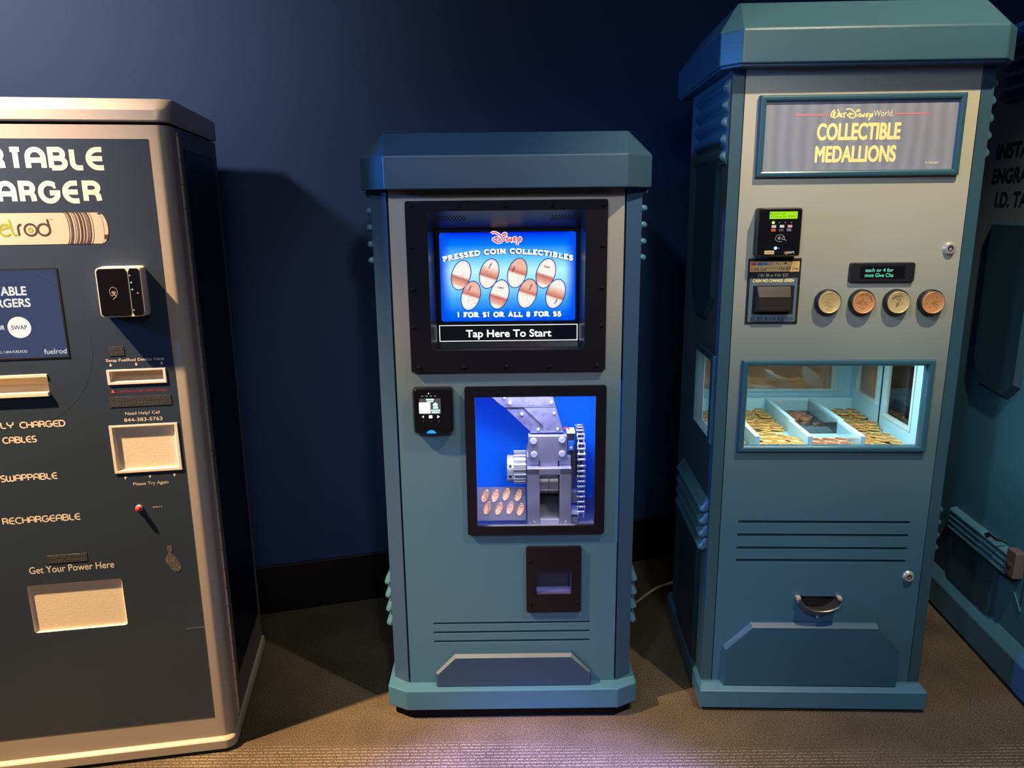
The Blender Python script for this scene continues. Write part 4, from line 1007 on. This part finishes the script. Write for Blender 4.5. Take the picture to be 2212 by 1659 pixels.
for y0, y1, z0 in ((.045, .215, .835), (.262, .415, .858)):
    sideplate(IX1 - .003, IX1 + .009, [rect(y0 + .010, y1 - .010, z0 + .010, 1.085)], rect(y0, y1, z0, 1.09)).build('side_window_trim', mat('weathered_blue_trim', (.28, .48, .54, 1), .6), Rm)
    MB().box(IX1 + .003, IX1 + .0036, y0 + .004, y1 - .004, z0 + .004, 1.087).build('side_glass', m_glass, Rm)
MB().box(IX1 + .012, IX1 + .015, .24, .44, .835, 1.09).build('side_reflection_board', m_carpet_reflection, Rm)  # same painted carpet reflection on the right side
MB().box(IX1 - .002, IX1 + .0, .236, .241, IZ0, IZT).build('case_seam', m_dark, Rm)
sideplate(IX0 - .001, IX0 + .001, [rect(.038, .236, .822, 1.043)], rect(.012, ID1, IZ0, IZT)).build('case_side', m_blueint, Rm)
GAP = .180
DIV = [(-.189, -.195), (-.044, -.050), (.0995, .0935)]
ZD = .833
for xr, xf_ in DIV:
    MB().box(xr - .007, xr + .007, GAP + .001, .440, IZ0, ZD).build('divider', m_divider, Rm, bev=.0008)
    MB().box(xf_ - .007, xf_ + .007, .014, GAP - .001, IZ0, ZD).build('divider', m_divider, Rm, bev=.0008)
MB().box(IX0 + .001, IX1, .440, .456, IZ0, ZD + .002).build('tray_back_rail', m_divider, Rm)
MB().box(-.043, .0925, .181, .4395, .7905, .792).build('black_insert', mat('black_insert', (.02, .02, .025, 1), .2), Rm)
for xa, xb, ya, yb in ((-.0365, .0920, .182, .4385), (-.0425, .0860, .016, .178)):
    mb = MB(); t = .0012
    mb.box(xa, xb, yb - t, yb, .7925, .826); mb.box(xa, xb, ya, ya + t, .7925, .826)
    mb.box(xa, xa + t, ya, yb, .7925, .826); mb.box(xb - t, xb, ya, yb, .7925, .826)
    mb.build('clear_bin', m_glass, Rm)
lm = lamp('case_light', 'AREA', (0, 0, 0), (0, 0, -1), 5.0, (1, .95, .86), .34, sizey=.06)
lm.parent = Rm; lm.location = (-.07, .05, 1.092); lm.rotation_euler = (radians(-24), 0, 0)

# medallions in the case
def coin_mesh(n, face, rim):
    mb = MB(); r = .0188
    mb.lathe([(r, 0), (r, .0028), (r * .97, .0032), (r * .86, .0032), (r * .83, .0026), (r * .80, .0025), (r * .3, .0027)], (0, 0, 0), 'z', 26)
    bmesh.ops.recalc_face_normals(mb.bm, faces=mb.bm.faces)
    me = bpy.data.meshes.new(n); mb.bm.to_mesh(me); mb.bm.free()
    me.materials.append(face); me.materials.append(rim)
    for p in me.polygons:
        p.use_smooth = False
        c = p.center
        p.material_index = 1 if math.hypot(c.x, c.y) > r * .845 else 0
    return me
cg = coin_mesh('gold_medallion', m_gold, m_goldrim); cc_ = coin_mesh('copper_medallion', m_copper, m_copperrim)
RM = Matrix.Translation((RX, RY, 0)) @ Matrix.Rotation(RYAW, 4, 'Z')
def coin(x, y, z, me, name, label, group, tilt=0):
    o = bpy.data.objects.new(name, me); COL.objects.link(o)
    o.matrix_world = RM @ Matrix.Translation((x, y, z)) @ Matrix.Rotation(random.uniform(0, 6.28), 4, 'Z') @ Matrix.Rotation(tilt, 4, 'X')
    o['label'] = label; o['category'] = 'coin'; o['group'] = group
def heap(x0, x1, y0, y1, me, label, group, layers=3, zb=IZ0 + .0002, drop=.12):
    d = .0380; w = x1 - x0
    for L in range(layers):
        nx = int((w - .001) / d); off = (w - nx * d) / 2
        ox = (0, off * .8, -off * .8)[L % 3]; oy = (0, .012, .006, .017)[L % 4]
        ny = int((y1 - y0 - oy) / d)
        for i in range(nx):
            for j in range(ny):
                if L > 0 and random.random() < drop * L: continue
                # every coin sits on the layer below with a small gap
                coin(x0 + off + ox + d * (i + .5), y0 + oy + d * (j + .5), zb + L * .0036, me, 'medallion', label, group)
heap(-.036, .0915 + .14 - .0015 - .0, 0, 0, cg, '', '', 0)
heap(-.182, -.051, .182, .438, cg, 'gold medallion in the full rear bin left of the copper ones', 'gold medallions in the rear left bin', 5)
heap(-.188, -.057, .016, .178, cg, 'gold medallion in the full front bin left of the copper ones', 'gold medallions in the front left bin', 5)
heap(.1065, .2345, .182, .438, cg, 'gold medallion in the rear bin at the right side of the case', 'gold medallions in the rear right bin', 5)
heap(.1005, .2345, .016, .178, cg, 'gold medallion in the front bin at the right side of the case', 'gold medallions in the front right bin', 5)
heap(-.298, -.202, .016, .178, cg, 'gold medallion in the front bin at the far left of the case', 'gold medallions in the far left bin', 3)
heap(-.298, -.196, .182, .438, cg, 'gold medallion in the rear bin at the far left of the case', 'gold medallions in the rear far left bin', 3)
for L in range(3):
    for i, (x, y) in enumerate(((-.002, .372), (.040, .370), (.006, .330), (.047, .331))):
        if L == 2 and i == 2: continue
        coin(x + .0012 * L, y + .0015 * (L % 2), .7923 + L * .0036, cc_, 'medallion', 'copper medallion in the nearly empty rear bin above its black floor', 'copper medallions in the rear middle bin')
    for i, (x, y) in enumerate(((-.016, .085), (.024, .083), (.062, .088), (-.018, .045), (.021, .043), (.061, .047))):
        coin(x + .0012 * L, y, .7923 + L * .0036, cc_, 'medallion', 'copper medallion in the half empty clear bin by the front glass', 'copper medallions in the front middle bin')

# ================================================================== CHARGER KIOSK (left)
L = empty('charger_kiosk', (-.8254, 1.7875, 0), .1628,
          'grey and navy portable charger kiosk cut off by the left edge of the photo', 'vending kiosk')
LW = -.55           # left edge of the blue panel
xh, dh, LD = .0447, .0721, .5068
def rounded(rx, ry, x0, x1, y0, y1, n=9):
    """plan outline: straight front at y0 with rounded front corners"""
    pts = [(x0, y1)]
    for i in range(n + 1): t = radians(180 + 90 * i / n); pts.append((x0 + rx + rx * cos(t), y0 + ry + ry * sin(t)))
    for i in range(n + 1): t = radians(270 + 90 * i / n); pts.append((x1 - rx + rx * cos(t), y0 + ry + ry * sin(t)))
    pts.append((x1, y1)); return pts
# door shell (front + rounded corners) with openings
Lx0 = LW - xh
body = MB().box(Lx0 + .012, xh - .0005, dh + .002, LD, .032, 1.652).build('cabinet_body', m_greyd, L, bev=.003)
MB().xz(rect(dh, dh, 0, 0), 0, 0) if False else None
fh = [rect(-.1589, -.0151, .8292, .9402), rect(-.1477, -.0266, 1.0542, 1.0802), rr(-.4103, -.1865, .4069, .5390, .006, 3), rect(-.52, -.2875, 1.0290, 1.0795), rect(-.515, -.2325, 1.1205, 1.3297)]
df = MB()
df.plate(rect(LW - .004, .004, .045, 1.648), fh, .0008, .012)
for s in (-1, 1):
    base = .004 if s > 0 else LW - .004
    w = xh - .004
    cr_x = w - .026
    o_ = [(base, .0008)] + [(base + s * (cr_x + .026 * sin(radians(90 * i / 10))), .0008 + .030 * (1 - cos(radians(90 * i / 10)))) for i in range(11)] + [(base + s * w, dh)]
    i_ = [(base + s * (w - .010), dh)] + [(base + s * (cr_x + .016 * sin(radians(90 * i / 10))), .012 + .020 * (1 - cos(radians(90 * i / 10)))) for i in range(10, -1, -1)] + [(base, .012)]
    df.xy(o_ + i_, .045, 1.648)
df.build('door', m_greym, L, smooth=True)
MB().plate(rect(LW, 0, .106, 1.6174), fh, 0, .0007).build('graphic_panel', m_graphic, L)
# hinge
prof = []; z = .06
while z < 1.60:
    prof += [(.0050, z), (.0050, z + .0520), (.0030, z + .0522), (.0030, z + .0560)]; z += .0562
hg = MB().lathe(prof + [(.0050, 1.640)], (xh + .0005, dh + .003, 0), 'z', 12).build('piano_hinge', mat('hinge_metal', (.42, .37, .31, 1), .35, .6), L, smooth=True)
MB().box(xh - .0006, xh + .0014, .1300, .4640, .150, 1.605).build('side_graphic', m_sidegraphic, L)
# lid
def ring(dx, dy0, z, rx=.030, ry=.034): return [(a, b_, z) for a, b_ in rounded(rx, ry, Lx0 - dx, xh + dx, dy0, LD)]
MB().loft([ring(.001, .001, 1.6555), ring(.003, -.002, 1.6585), ring(.003, -.002, 1.6800), ring(.003, .002, 1.6850), ring(.003, .028, 1.7060), ring(.002, .040, 1.7095)]).build('lid', mat('kiosk_lid_paint', (.46, .43, .39, 1), .38, bump=.07, scale=420), L, smooth=True)
# base skirt and feet
MB().loft([ring(.0065, -.012, .012), ring(.0065, -.012, .036), ring(.004, -.006, .042), ring(.0005, .0, .044)]).build('base_skirt', m_greym, L, smooth=True)
for x in (Lx0 + .06, xh - .06):
    for y in (.05, LD - .05): MB().cyl((x, y, 0), .022, 0, .014, 'z', 18).build('foot', m_black, L)
# big lettering
wts = {'P': .0345, 'O': .0520}
pos = [('P', -.4400, -.4045), ('O', -.4000, -.3483), ('R', -.3805 + .0372, -.3040), ('T', -.2988, -.2673), ('A', -.2641, -.2204), ('B', -.2162, -.1753), ('L', -.1714, -.1392), ('E', -.1375, -.0961)]
mb = MB()
for c, a, b_ in pos: letter(mb, 'deco', c, a, 1.5485, b_ - a, .0512, .0114, -.0002)
mb.build('lettering', m_white, L, fix=False)
pos = [('C', -.4200, -.3790), ('H', -.3740, -.3370), ('A', -.3330, -.2918), ('R', -.2867, -.2496), ('G', -.2470, -.2010), ('E', -.1961, -.1570), ('R', -.1530, -.1120)]
mb = MB()
for c, a, b_ in pos: letter(mb, 'deco', c, a, 1.4757, b_ - a, .0508, .0114, -.0002)
mb.build('lettering', m_white, L, fix=False)
def deco(txt, x0, x1, z0, h): stroke_text(L, 'lettering', txt, x0, x1, z0, h, -.0002, m_white, .0033, 'deco', .20, 0, .5)
deco('CHARGED', -.3653, -.2630, .9500, .0175); deco('FULLY', -.4520, -.3774, .9515, .0175)
deco('CABLES', -.4085, -.3318, .9140, .0175); deco('SWAPPABLE', -.4275, -.2983, .8175, .0180); deco('RECHARGEABLE', -.4398, -.2604, .7067, .0185)
# battery stick picture
bt_ = MB().xz([(-.50, 1.4558)] + [(-.1275, 1.4552)] + arc(-.1265, 1.4200, .0175, .0352, 88, -88, 12) + [(-.50, 1.3850)], -.0005, -.0001).build('battery_stick_print', mat('cream_print', (.48, .40, .31, 1), .45), L)
m_brown = mat('dark_brown_print', (.045, .028, .024, 1), .45); m_green = mat('green_print', (.22, .27, .02, 1), .45)
def bend(x): return arc(x, 1.4202, .0085, .0352, 88, -88, 10)
R = random.Random(3)
x = -.2005
mb = MB()
while x < -.1480:
    w = R.choice((.0010, .0014, .0022, .0034)); mb.ribbon(bend(x), w, -.0007); x += w + R.choice((.0014, .0020, .0026))
mb.build('barcode_stripes', m_brown, bt_, fix=False)
mb = MB(); mb.ribbon(bend(-.1265), .0005, -.0007); mb.xz([(-.1185, 1.405), (-.1100, 1.405), (-.1125, 1.395), (-.1200, 1.395)], -.0007, -.0006); mb.xz([(-.1285, 1.4545), (-.1215, 1.4545), (-.1205, 1.4510), (-.1280, 1.4510)], -.0007, -.0006)
mb.build('end_cap_shading', m_brown, bt_, fix=False)
zl = 1.4054
mb = MB()
mb.ribbon([(-.3400, zl + .0125), (-.3185, zl + .0190)], .0044, -.0007)
mb.ribbon(arc(-.3270, zl + .0125, .0125, .0125, 20, 320, 18), .0044, -.0007)
mb.ribbon([(-.3165, zl + .0360), (-.3130, zl + .0080), (-.3090, zl + .0015), (-.3040, zl + .0015)], .0044, -.0007)
mb.ribbon([(-.3560, zl + .024), (-.3560, zl + .010)] + arc(-.3640, zl + .0095, .008, .0085, 0, -180, 10) + [(-.3720, zl + .024)], .0044, -.0007)
mb.ribbon(arc(-.3760, zl + .028, .008, .008, 20, 180, 8) + [(-.3840, zl)], .0044, -.0007)
mb.build('lettering', m_green, bt_, fix=False)
mb = MB(); mb.ribbon(arc(-.2745, zl + .0125, .0046, .0046, 125, 415, 14), .0030, -.0007); mb.ribbon([(-.2745, zl + .0125), (-.2745, zl + .019)], .0026, -.0007)
mb.build('power_symbol', m_green, bt_, fix=False)
mb = MB()
mb.ribbon([(-.2995, zl), (-.3000, zl + .014)] + arc(-.2935, zl + .0160, .0068, .0085, 180, 80, 8), .0046, -.0007)
mb.ribbon(arc(-.2742, zl + .0127, .0128, .0128, 90, 450, 28)[:-1], .0042, -.0007, closed=True)
mb.ribbon(arc(-.2462, zl + .0127, .0128, .0128, 90, 450, 28)[:-1], .0042, -.0007, closed=True)
mb.ribbon([(-.2368, zl + .0360), (-.2335, zl + .0120)], .0044, -.0007)
mb.build('lettering', m_brown, bt_, fix=False)
text(bt_, 'lettering', 'TM', -.2315, -.2255, zl + .034, zl + .0365, -.0007, m_brown)
# screen
ls = MB().box(-.513, -.2345, .0030, .020, 1.1225, 1.3277).build('kiosk_screen', emit('lit_slate_blue', (.055, .072, .145, 1), .95), L)
MB().plate(rect(-.5165, -.2310, 1.1190, 1.3312), [rect(-.513, -.2345, 1.1225, 1.3277)], -.0012, .0030).build('screen_surround', m_blackp, L)
e_w2 = emit('lit_soft_white', (.85, .84, .76, 1), 1)
text(ls, 'lettering', 'PORTABLE', -.4210, -.3047, 1.2690, 1.2905, .0026, e_w2, bold=.03)
text(ls, 'lettering', 'CHARGERS', -.4270, -.2998, 1.2418, 1.2625, .0026, e_w2, bold=.03)
text(ls, 'lettering', 'OR', -.3790, -.3637, 1.1900, 1.2010, .0026, e_w2, bold=.02)
MB().cyl((-.3320, 0, 1.1947), .0252, .0022, .0028, 'y', 36).build('swap_circle', emit('lit_warm_white', (1, .95, .85, 1), 1), ls)
text(ls, 'lettering', 'SWAP', -.3490, -.3150, 1.1895, 1.2000, .0018, emit('lit_slate_print', (.03, .06, .12, 1), 1), bold=.01)
text(ls, 'lettering', 'fuelrod', -.2868, -.2375, 1.1290, 1.1415, .0026, e_w2, bold=.0)
text(ls, 'lettering', 'FOR SUPPORT PLEASE CALL 1-844-FUELROD', -.4700, -.3230, 1.1345, 1.1405, .0026, e_w2)
# contactless reader
lr = MB().loft([[(p[0], 0, p[1]) for p in rr(-.1400, -.0378, 1.2150, 1.3325, .010)], [(p[0], -.033, p[1]) for p in rr(-.1385, -.0393, 1.2163, 1.3310, .010)], [(p[0], -.0350, p[1]) for p in rr(-.1375, -.0403, 1.2173, 1.3300, .010)]]).build('contactless_reader', mat('silver_reader_case', (.62, .57, .50, 1), .4), L, smooth=True)
MB().plate([(-.1355, 1.3225), (-.1355, 1.2240), (-.1305, 1.2190), (-.0735, 1.2190), (-.0698, 1.2265), (-.0698, 1.3205), (-.0740, 1.3285), (-.1305, 1.3285)], [], -.0357, -.0351).build('black_face', m_blackg, lr)
MB().plate([(-.0672, 1.3205), (-.0672, 1.2265), (-.0640, 1.2190), (-.0470, 1.2190), (-.0425, 1.2240), (-.0425, 1.3240), (-.0470, 1.3285), (-.0630, 1.3285)], [], -.0357, -.0351).build('black_face', m_blackg, lr)
mb = MB(); cx_, cz_ = -.1035, 1.2735
mb.ribbon(arc(cx_, cz_ + .002, .0085, .0108, -60, 240, 22), .0010, -.0360)
for i, r in enumerate((.0025, .0040, .0055, .0070)): mb.ribbon(arc(cx_, cz_ - .006, r, r * 1.3, 45, 135, 8), .0011, -.0360)
mb.ribbon([(cx_ - .005, cz_ - .008), (cx_ + .002, cz_ - .004), (cx_ + .005, cz_ - .009), (cx_ - .003, cz_ - .0155)], .0014, -.0360)
mb.build('contactless_symbol', mat('tan_print', (.42, .34, .26, 1), .5), lr, fix=False)
for x, z, r, mt in ((-.0640, 1.3125, .0014, e_w2), (-.0625, 1.2960, .0019, emit('lit_mint', (.3, 1, .75, 1), 1)), (-.0620, 1.2800, .0019, emit('lit_mint', (.3, 1, .75, 1), 1)), (-.0640, 1.2320, .0014, e_w2), (-.0510, 1.2715, .0018, mat('lens_amber', (.5, .4, .3, 1), .2))):
    MB().cyl((x, 0, z), r, -.0363, -.0356, 'y', 12).build('indicator', mt, lr)
# recessed trays
def tray(name, x0, x1, z0, z1, depth, frame=0, sl=0):
    mb = MB()
    f = [(x0, .0, z0), (x1, .0, z0), (x1, .0, z1), (x0, .0, z1)]
    b2 = [(x0 + .004, depth, z0 + sl), (x1 - .004, depth, z0 + sl), (x1 - .004, depth, z1 - .004), (x0 + .004, depth, z1 - .004)]
    A_, B_ = mb.verts(f), mb.verts(b2); mb.face(B_)
    for i in range(4): mb.face([A_[i], A_[(i + 1) % 4], B_[(i + 1) % 4], B_[i]])
    o = mb.build(name, m_cream, L, fix=False)
    if frame:
        MB().plate(rect(x0 - frame, x1 + frame, z0 - frame * .95, z1 + frame * .7), [rect(x0, x1, z0, z1)], -.0025, .001).build('tray_frame', m_cream, o, bev=.001)
    return o
tray('retry_tray', -.1589, -.0151, .8292, .9402, .005, .0078, .002)
tray('swap_slot', -.1477, -.0266, 1.0542, 1.0802, .030, .0070, .010)
tray('vending_bin', -.4103, -.1865, .4069, .5390, .006, 0, .002)
o = tray('change_tray', -.52, -.2875, 1.0290, 1.0795, .03, 0, .024)
MB().xz([(-.52, 1.0275), (-.2865, 1.0275), (-.2870, 1.0390), (-.52, 1.0400)], -.008, .002).build('tray_lip', m_cream, o, bev=.002)
MB().xz([(-.52, 1.0740), (-.2895, 1.0740), (-.2868, 1.0700), (-.2868, 1.0820), (-.52, 1.0820)], -.003, .001).build('tray_hood', m_cream, o, bev=.001)
# small print
T = lambda t, a, b_, c, d, mt=m_white, bold=.01: text(L, 'lettering', t, a, b_, c, d, -.0002, mt, bold=bold)
T('Swap FuelRod Device Here', -.1525, -.0208, 1.1020, 1.1118, bold=.02)
T('Need Help? Call', -.1252, -.0455, .9680, .9785)
T('844-383-5763', -.1298, -.0408, .9535, .9628, bold=.02)
T('Please Try Again', -.1283, -.0450, .7850, .7960)
T('EJECT', -.0893, -.0655, .7248, .7285, bold=.03)
T('Get Your Power Here', -.3985, -.1990, .5705, .5895, bold=.012)
T('CAUTION: DO NOT INSERT FINGERS', -.1365, -.0227, 1.0275, 1.0325, m_red, .0)
o = MB().xz([(-.1520, 1.0268), (-.1405, 1.0268), (-.14625, 1.0362)], -.0005, -.0001).build('warning_triangle', m_red, L)
text(o, 'lettering', '!', -.1471, -.1454, 1.0280, 1.0338, -.0008, m_white)
def arrow(x, z, up_):
    s = 1 if up_ else -1
    MB().xz([(x - .0013, z - s * .004), (x + .0013, z - s * .004), (x + .0013, z), (x + .0040, z), (x, z + s * .0045), (x - .0040, z), (x - .0013, z)][::1], -.0005, -.0001).build('arrow', m_white, L)
for x in (-.1435, -.0856, -.0274): arrow(x, 1.0968, False)
for x in (-.1444, -.0866, -.0286): arrow(x, .8090, True)
def braille(x0, x1, z0, z1, rows, cols):
    mb = MB(); mb.box(x0, x1, -.0009, -.0001, z0, z1)
    o = mb.build('braille_plate', mat('clear_braille_label', (.045, .050, .058, 1), .22), L, bev=.0003)
    R = random.Random(cols); d = MB()
    for r in range(rows):
        for c in range(cols):
            for u in range(2):
                for v in range(3):
                    if R.random() < .5:
                        d.lathe([(.0008, -.0009), (.0006, -.0014), (.0002, -.0016)], (x0 + .003 + (x1 - x0 - .006) * (c + .3 + .4 * u) / cols, 0, z1 - (z1 - z0) * (r + .25 + .25 * v) / rows), 'y', 6)
    d.build('braille_dots', mat('clear_braille_dots', (.12, .11, .10, 1), .2), o, smooth=True)
braille(-.1425, -.1090, 1.1185, 1.1420, 2, 5); braille(-.1570, -.0150, .9915, 1.0175, 2, 20); braille(-.3520, -.2590, .5945, .6170, 2, 13)
# eject button
eb = MB().lathe([(.0085, 0), (.0085, -.003), (.0070, -.0045)], (-.1213, 0, .7276), 'y', 20).build('eject_button', m_chrome, L, smooth=True)
MB().lathe([(.0062, -.004), (.0062, -.012), (.0048, -.0145), (.0018, -.0155)], (-.1213, 0, .7276), 'y', 20).build('red_cap', mat('red_button_plastic', (.50, .035, .025, 1), .25), eb, smooth=True)
# sticker residue and scratch
def residue():
    M = bpy.data.materials.new('flaky_adhesive_residue'); M.use_nodes = True; nt = M.node_tree; b = nt.nodes['Principled BSDF']
    N = nt.nodes.new; Lk = nt.links.new
    tc = N('ShaderNodeTexCoord'); nz = N('ShaderNodeTexNoise'); nz.inputs['Scale'].default_value = 420; nz.inputs['Detail'].default_value = 3; Lk(tc.outputs['Object'], nz.inputs['Vector'])
    cr = N('ShaderNodeValToRGB'); cr.color_ramp.elements[0].position = .45; cr.color_ramp.elements[0].color = (.032, .040, .056, 1); cr.color_ramp.elements[1].position = .68; cr.color_ramp.elements[1].color = (.22, .17, .13, 1)
    Lk(nz.outputs['Fac'], cr.inputs['Fac']); Lk(cr.outputs['Color'], b.inputs['Base Color']); b.inputs['Roughness'].default_value = .8
    return M
MB().xz(smooth([(-.066, .6185), (-.0575, .6185), (-.0555, .606), (-.058, .598), (-.050, .585), (-.041, .570), (-.0385, .555), (-.045, .546), (-.056, .546), (-.063, .555), (-.070, .568), (-.0745, .580), (-.070, .592), (-.066, .600), (-.068, .610), (-.066, .6185)], 3)[:-1], -.0006, -.0001).build('sticker_residue', residue(), L)
mb = MB(); mb.ribbon([(-.0454, .3798), (-.018, .3806), (.0020, .3800)], .0007, -.0005); mb.ribbon([(.006, .3880), (.010, .3895)], .0016, .0004)
mb.build('scratch', mat('scratch_pale', (.55, .46, .38, 1), .6), L, fix=False)
# round halo printed around the screen
mb = MB(); mb.ribbon(arc(-.385, 1.150, .2050, .2050, 58, -62, 40), .0008, -.0002); mb.build('ring_print', mat('faint_ring_print', (.042, .056, .082, 1), .35), L, fix=False)

# ================================================================== TAG ENGRAVING MACHINE (far right)
EX = 1.7 + 1.75 * cos(-1.6503); EY = 4.0001 + 1.75 * sin(-1.6503)
En = empty('tag_engraving_machine', (EX, EY, 0), -1.6503,
           'blue tag engraving machine at the right edge, turned sideways behind the tall medallion machine', 'engraving machine')
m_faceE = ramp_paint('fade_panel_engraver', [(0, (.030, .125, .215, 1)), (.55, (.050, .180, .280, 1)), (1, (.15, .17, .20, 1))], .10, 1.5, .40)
EL, ER, ED = -.350, .46, .50
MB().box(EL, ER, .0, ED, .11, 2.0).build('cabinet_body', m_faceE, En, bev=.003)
MB().loft([[(EL - .03, -.03, .012), (ER + .03, -.03, .012), (ER + .03, ED, .012), (EL - .03, ED, .012)], [(EL - .03, -.03, .108), (ER + .03, -.03, .108), (ER + .03, ED, .108), (EL - .03, ED, .108)],
           [(EL - .01, -.002, .143), (ER + .01, -.002, .143), (ER + .01, ED, .143), (EL - .01, ED, .143)]]).build('base', m_teal, En, bev=.003)
MB().box(EL - .02, ER + .02, -.018, ED - .01, 0, .012).build('plinth', m_black, En)
prof = []
for i in range(61):
    z = 1.985 - i / 60 * .215; t = (1.966 - z) / .0415; prof.append((.005 + .014 * (.5 + .5 * cos(2 * pi * t)), z))
rings = []
for x, k in ((-.252, .4), (-.246, 1), (.046, 1), (.052, .4)): rings.append([(x, .001, 1.985)] + [(x, .001 - a * k, z) for a, z in prof] + [(x, .001, 1.770)])
MB().loft(rings).build('corrugated_cladding', m_ribD, En, smooth=True)
for i in range(4):
    z = .3950 - i * .0205
    pr = [(-.001, .012), (-.018, .008), (-.024, .002), (-.024, -.004), (-.018, -.008), (-.001, -.008)]
    rings = []
    for x, k in ((-.236, .4), (-.230, 1), (.124, 1), (.132, .45)): rings.append([(x, a * k if a < -.01 else a, z + b_ * (k if k < 1 else 1)) for a, b_ in pr])
    MB().loft(rings).build('rib', m_rib, En, smooth=True)
hx = [(-.232, 1.404), (-.232, .945), (-.175, .862), (-.020, .850), (.038, .902), (.038, 1.404)]
hf = [(-.218, 1.390), (-.218, .952), (-.168, .876), (-.028, .866), (.022, .910), (.022, 1.390)]
MB().loft([[(a, .001, z) for a, z in hx], [(a, -.016, z) for a, z in hf]]).build('raised_panel', mat('deep_blue_paint_engraver', (.016, .050, .080, 1), .42), En)
lx = [(-.215, .145), (-.215, .325), (.075, .325), (.066, .145)]; lf = [(-.205, .145), (-.205, .318), (.056, .318), (.048, .145)]
MB().loft([[(a, .001, z) for a, z in lx], [(a, -.012, z) for a, z in lf]]).build('lower_raised_panel', mat('deep_blue_paint_engraver', (.016, .050, .080, 1), .42), En)
text(En, 'lettering', 'INSTANT', -.2710, .0050, 1.5940, 1.6425, -.0006, m_navytext, bold=.035, shear=.05)
text(En, 'lettering', 'ENGRAVED', -.2780, .0300, 1.5180, 1.5660, -.0006, m_navytext, bold=.035, shear=.05)
text(En, 'lettering', 'I.D. TAGS', -.2440, .0080, 1.4435, 1.4920, -.0006, m_navytext, bold=.035, shear=.05)
lb = MB().box(.138, .186, -.030, 0, .340, .425).build('lock_box', mat('worn_steel_box', (.30, .24, .21, 1), .35, .7), En, bev=.003)
MB().lathe([(.010, -.030), (.010, -.036), (.006, -.038), (.003, -.036)], (.160, 0, .375), 'y', 18).build('key_cylinder', m_dark, lb, smooth=True)
MB().tube([(.010, -.002, .392), (.018, -.030, .412), (.040, -.034, .425), (.085, -.034, .425), (.100, -.012, .425)], .0045).build('handle_loop', mat('dark_iron', (.02, .02, .022, 1), .4, .5), En, smooth=True)
MB().box(.1930, .1960, -.0012, .0, .255, 1.95).build('door_seam', m_dark, En)
MB().prism([(.155, -.001, .285), (.200, -.001, .240), (.200, -.001, .2445), (.157, -.001, .2885)], [(.155, -.004, .285), (.200, -.004, .240), (.200, -.004, .2445), (.157, -.004, .2885)]).build('door_edge', m_rib, En)
mb = MB(); mb.ribbon(smooth([(-.210, .432), (-.196, .425), (-.190, .412), (-.172, .408), (-.166, .398)], 4), .0025, -.0006); mb.build('chipped_paint', mat('bare_chip', (.16, .12, .10, 1), .7), En, fix=False)

# ================================================================== POWER CORD
o = MB().tube([(.338, 2.50, .006), (.40, 2.515, .006), (.462, 2.549, .010), (.480, 2.562, .016), (.500, 2.575, .024), (.522, 2.582, .036), (.545, 2.584, .050), (.575, 2.575, .068), (.600, 2.562, .082), (.620, 2.545, .09)], .0052, 12).build('power_cord', m_cord, None, smooth=True)
o['label'] = 'beige power cord rising from the carpet behind the two teal machines'; o['category'] = 'cord'
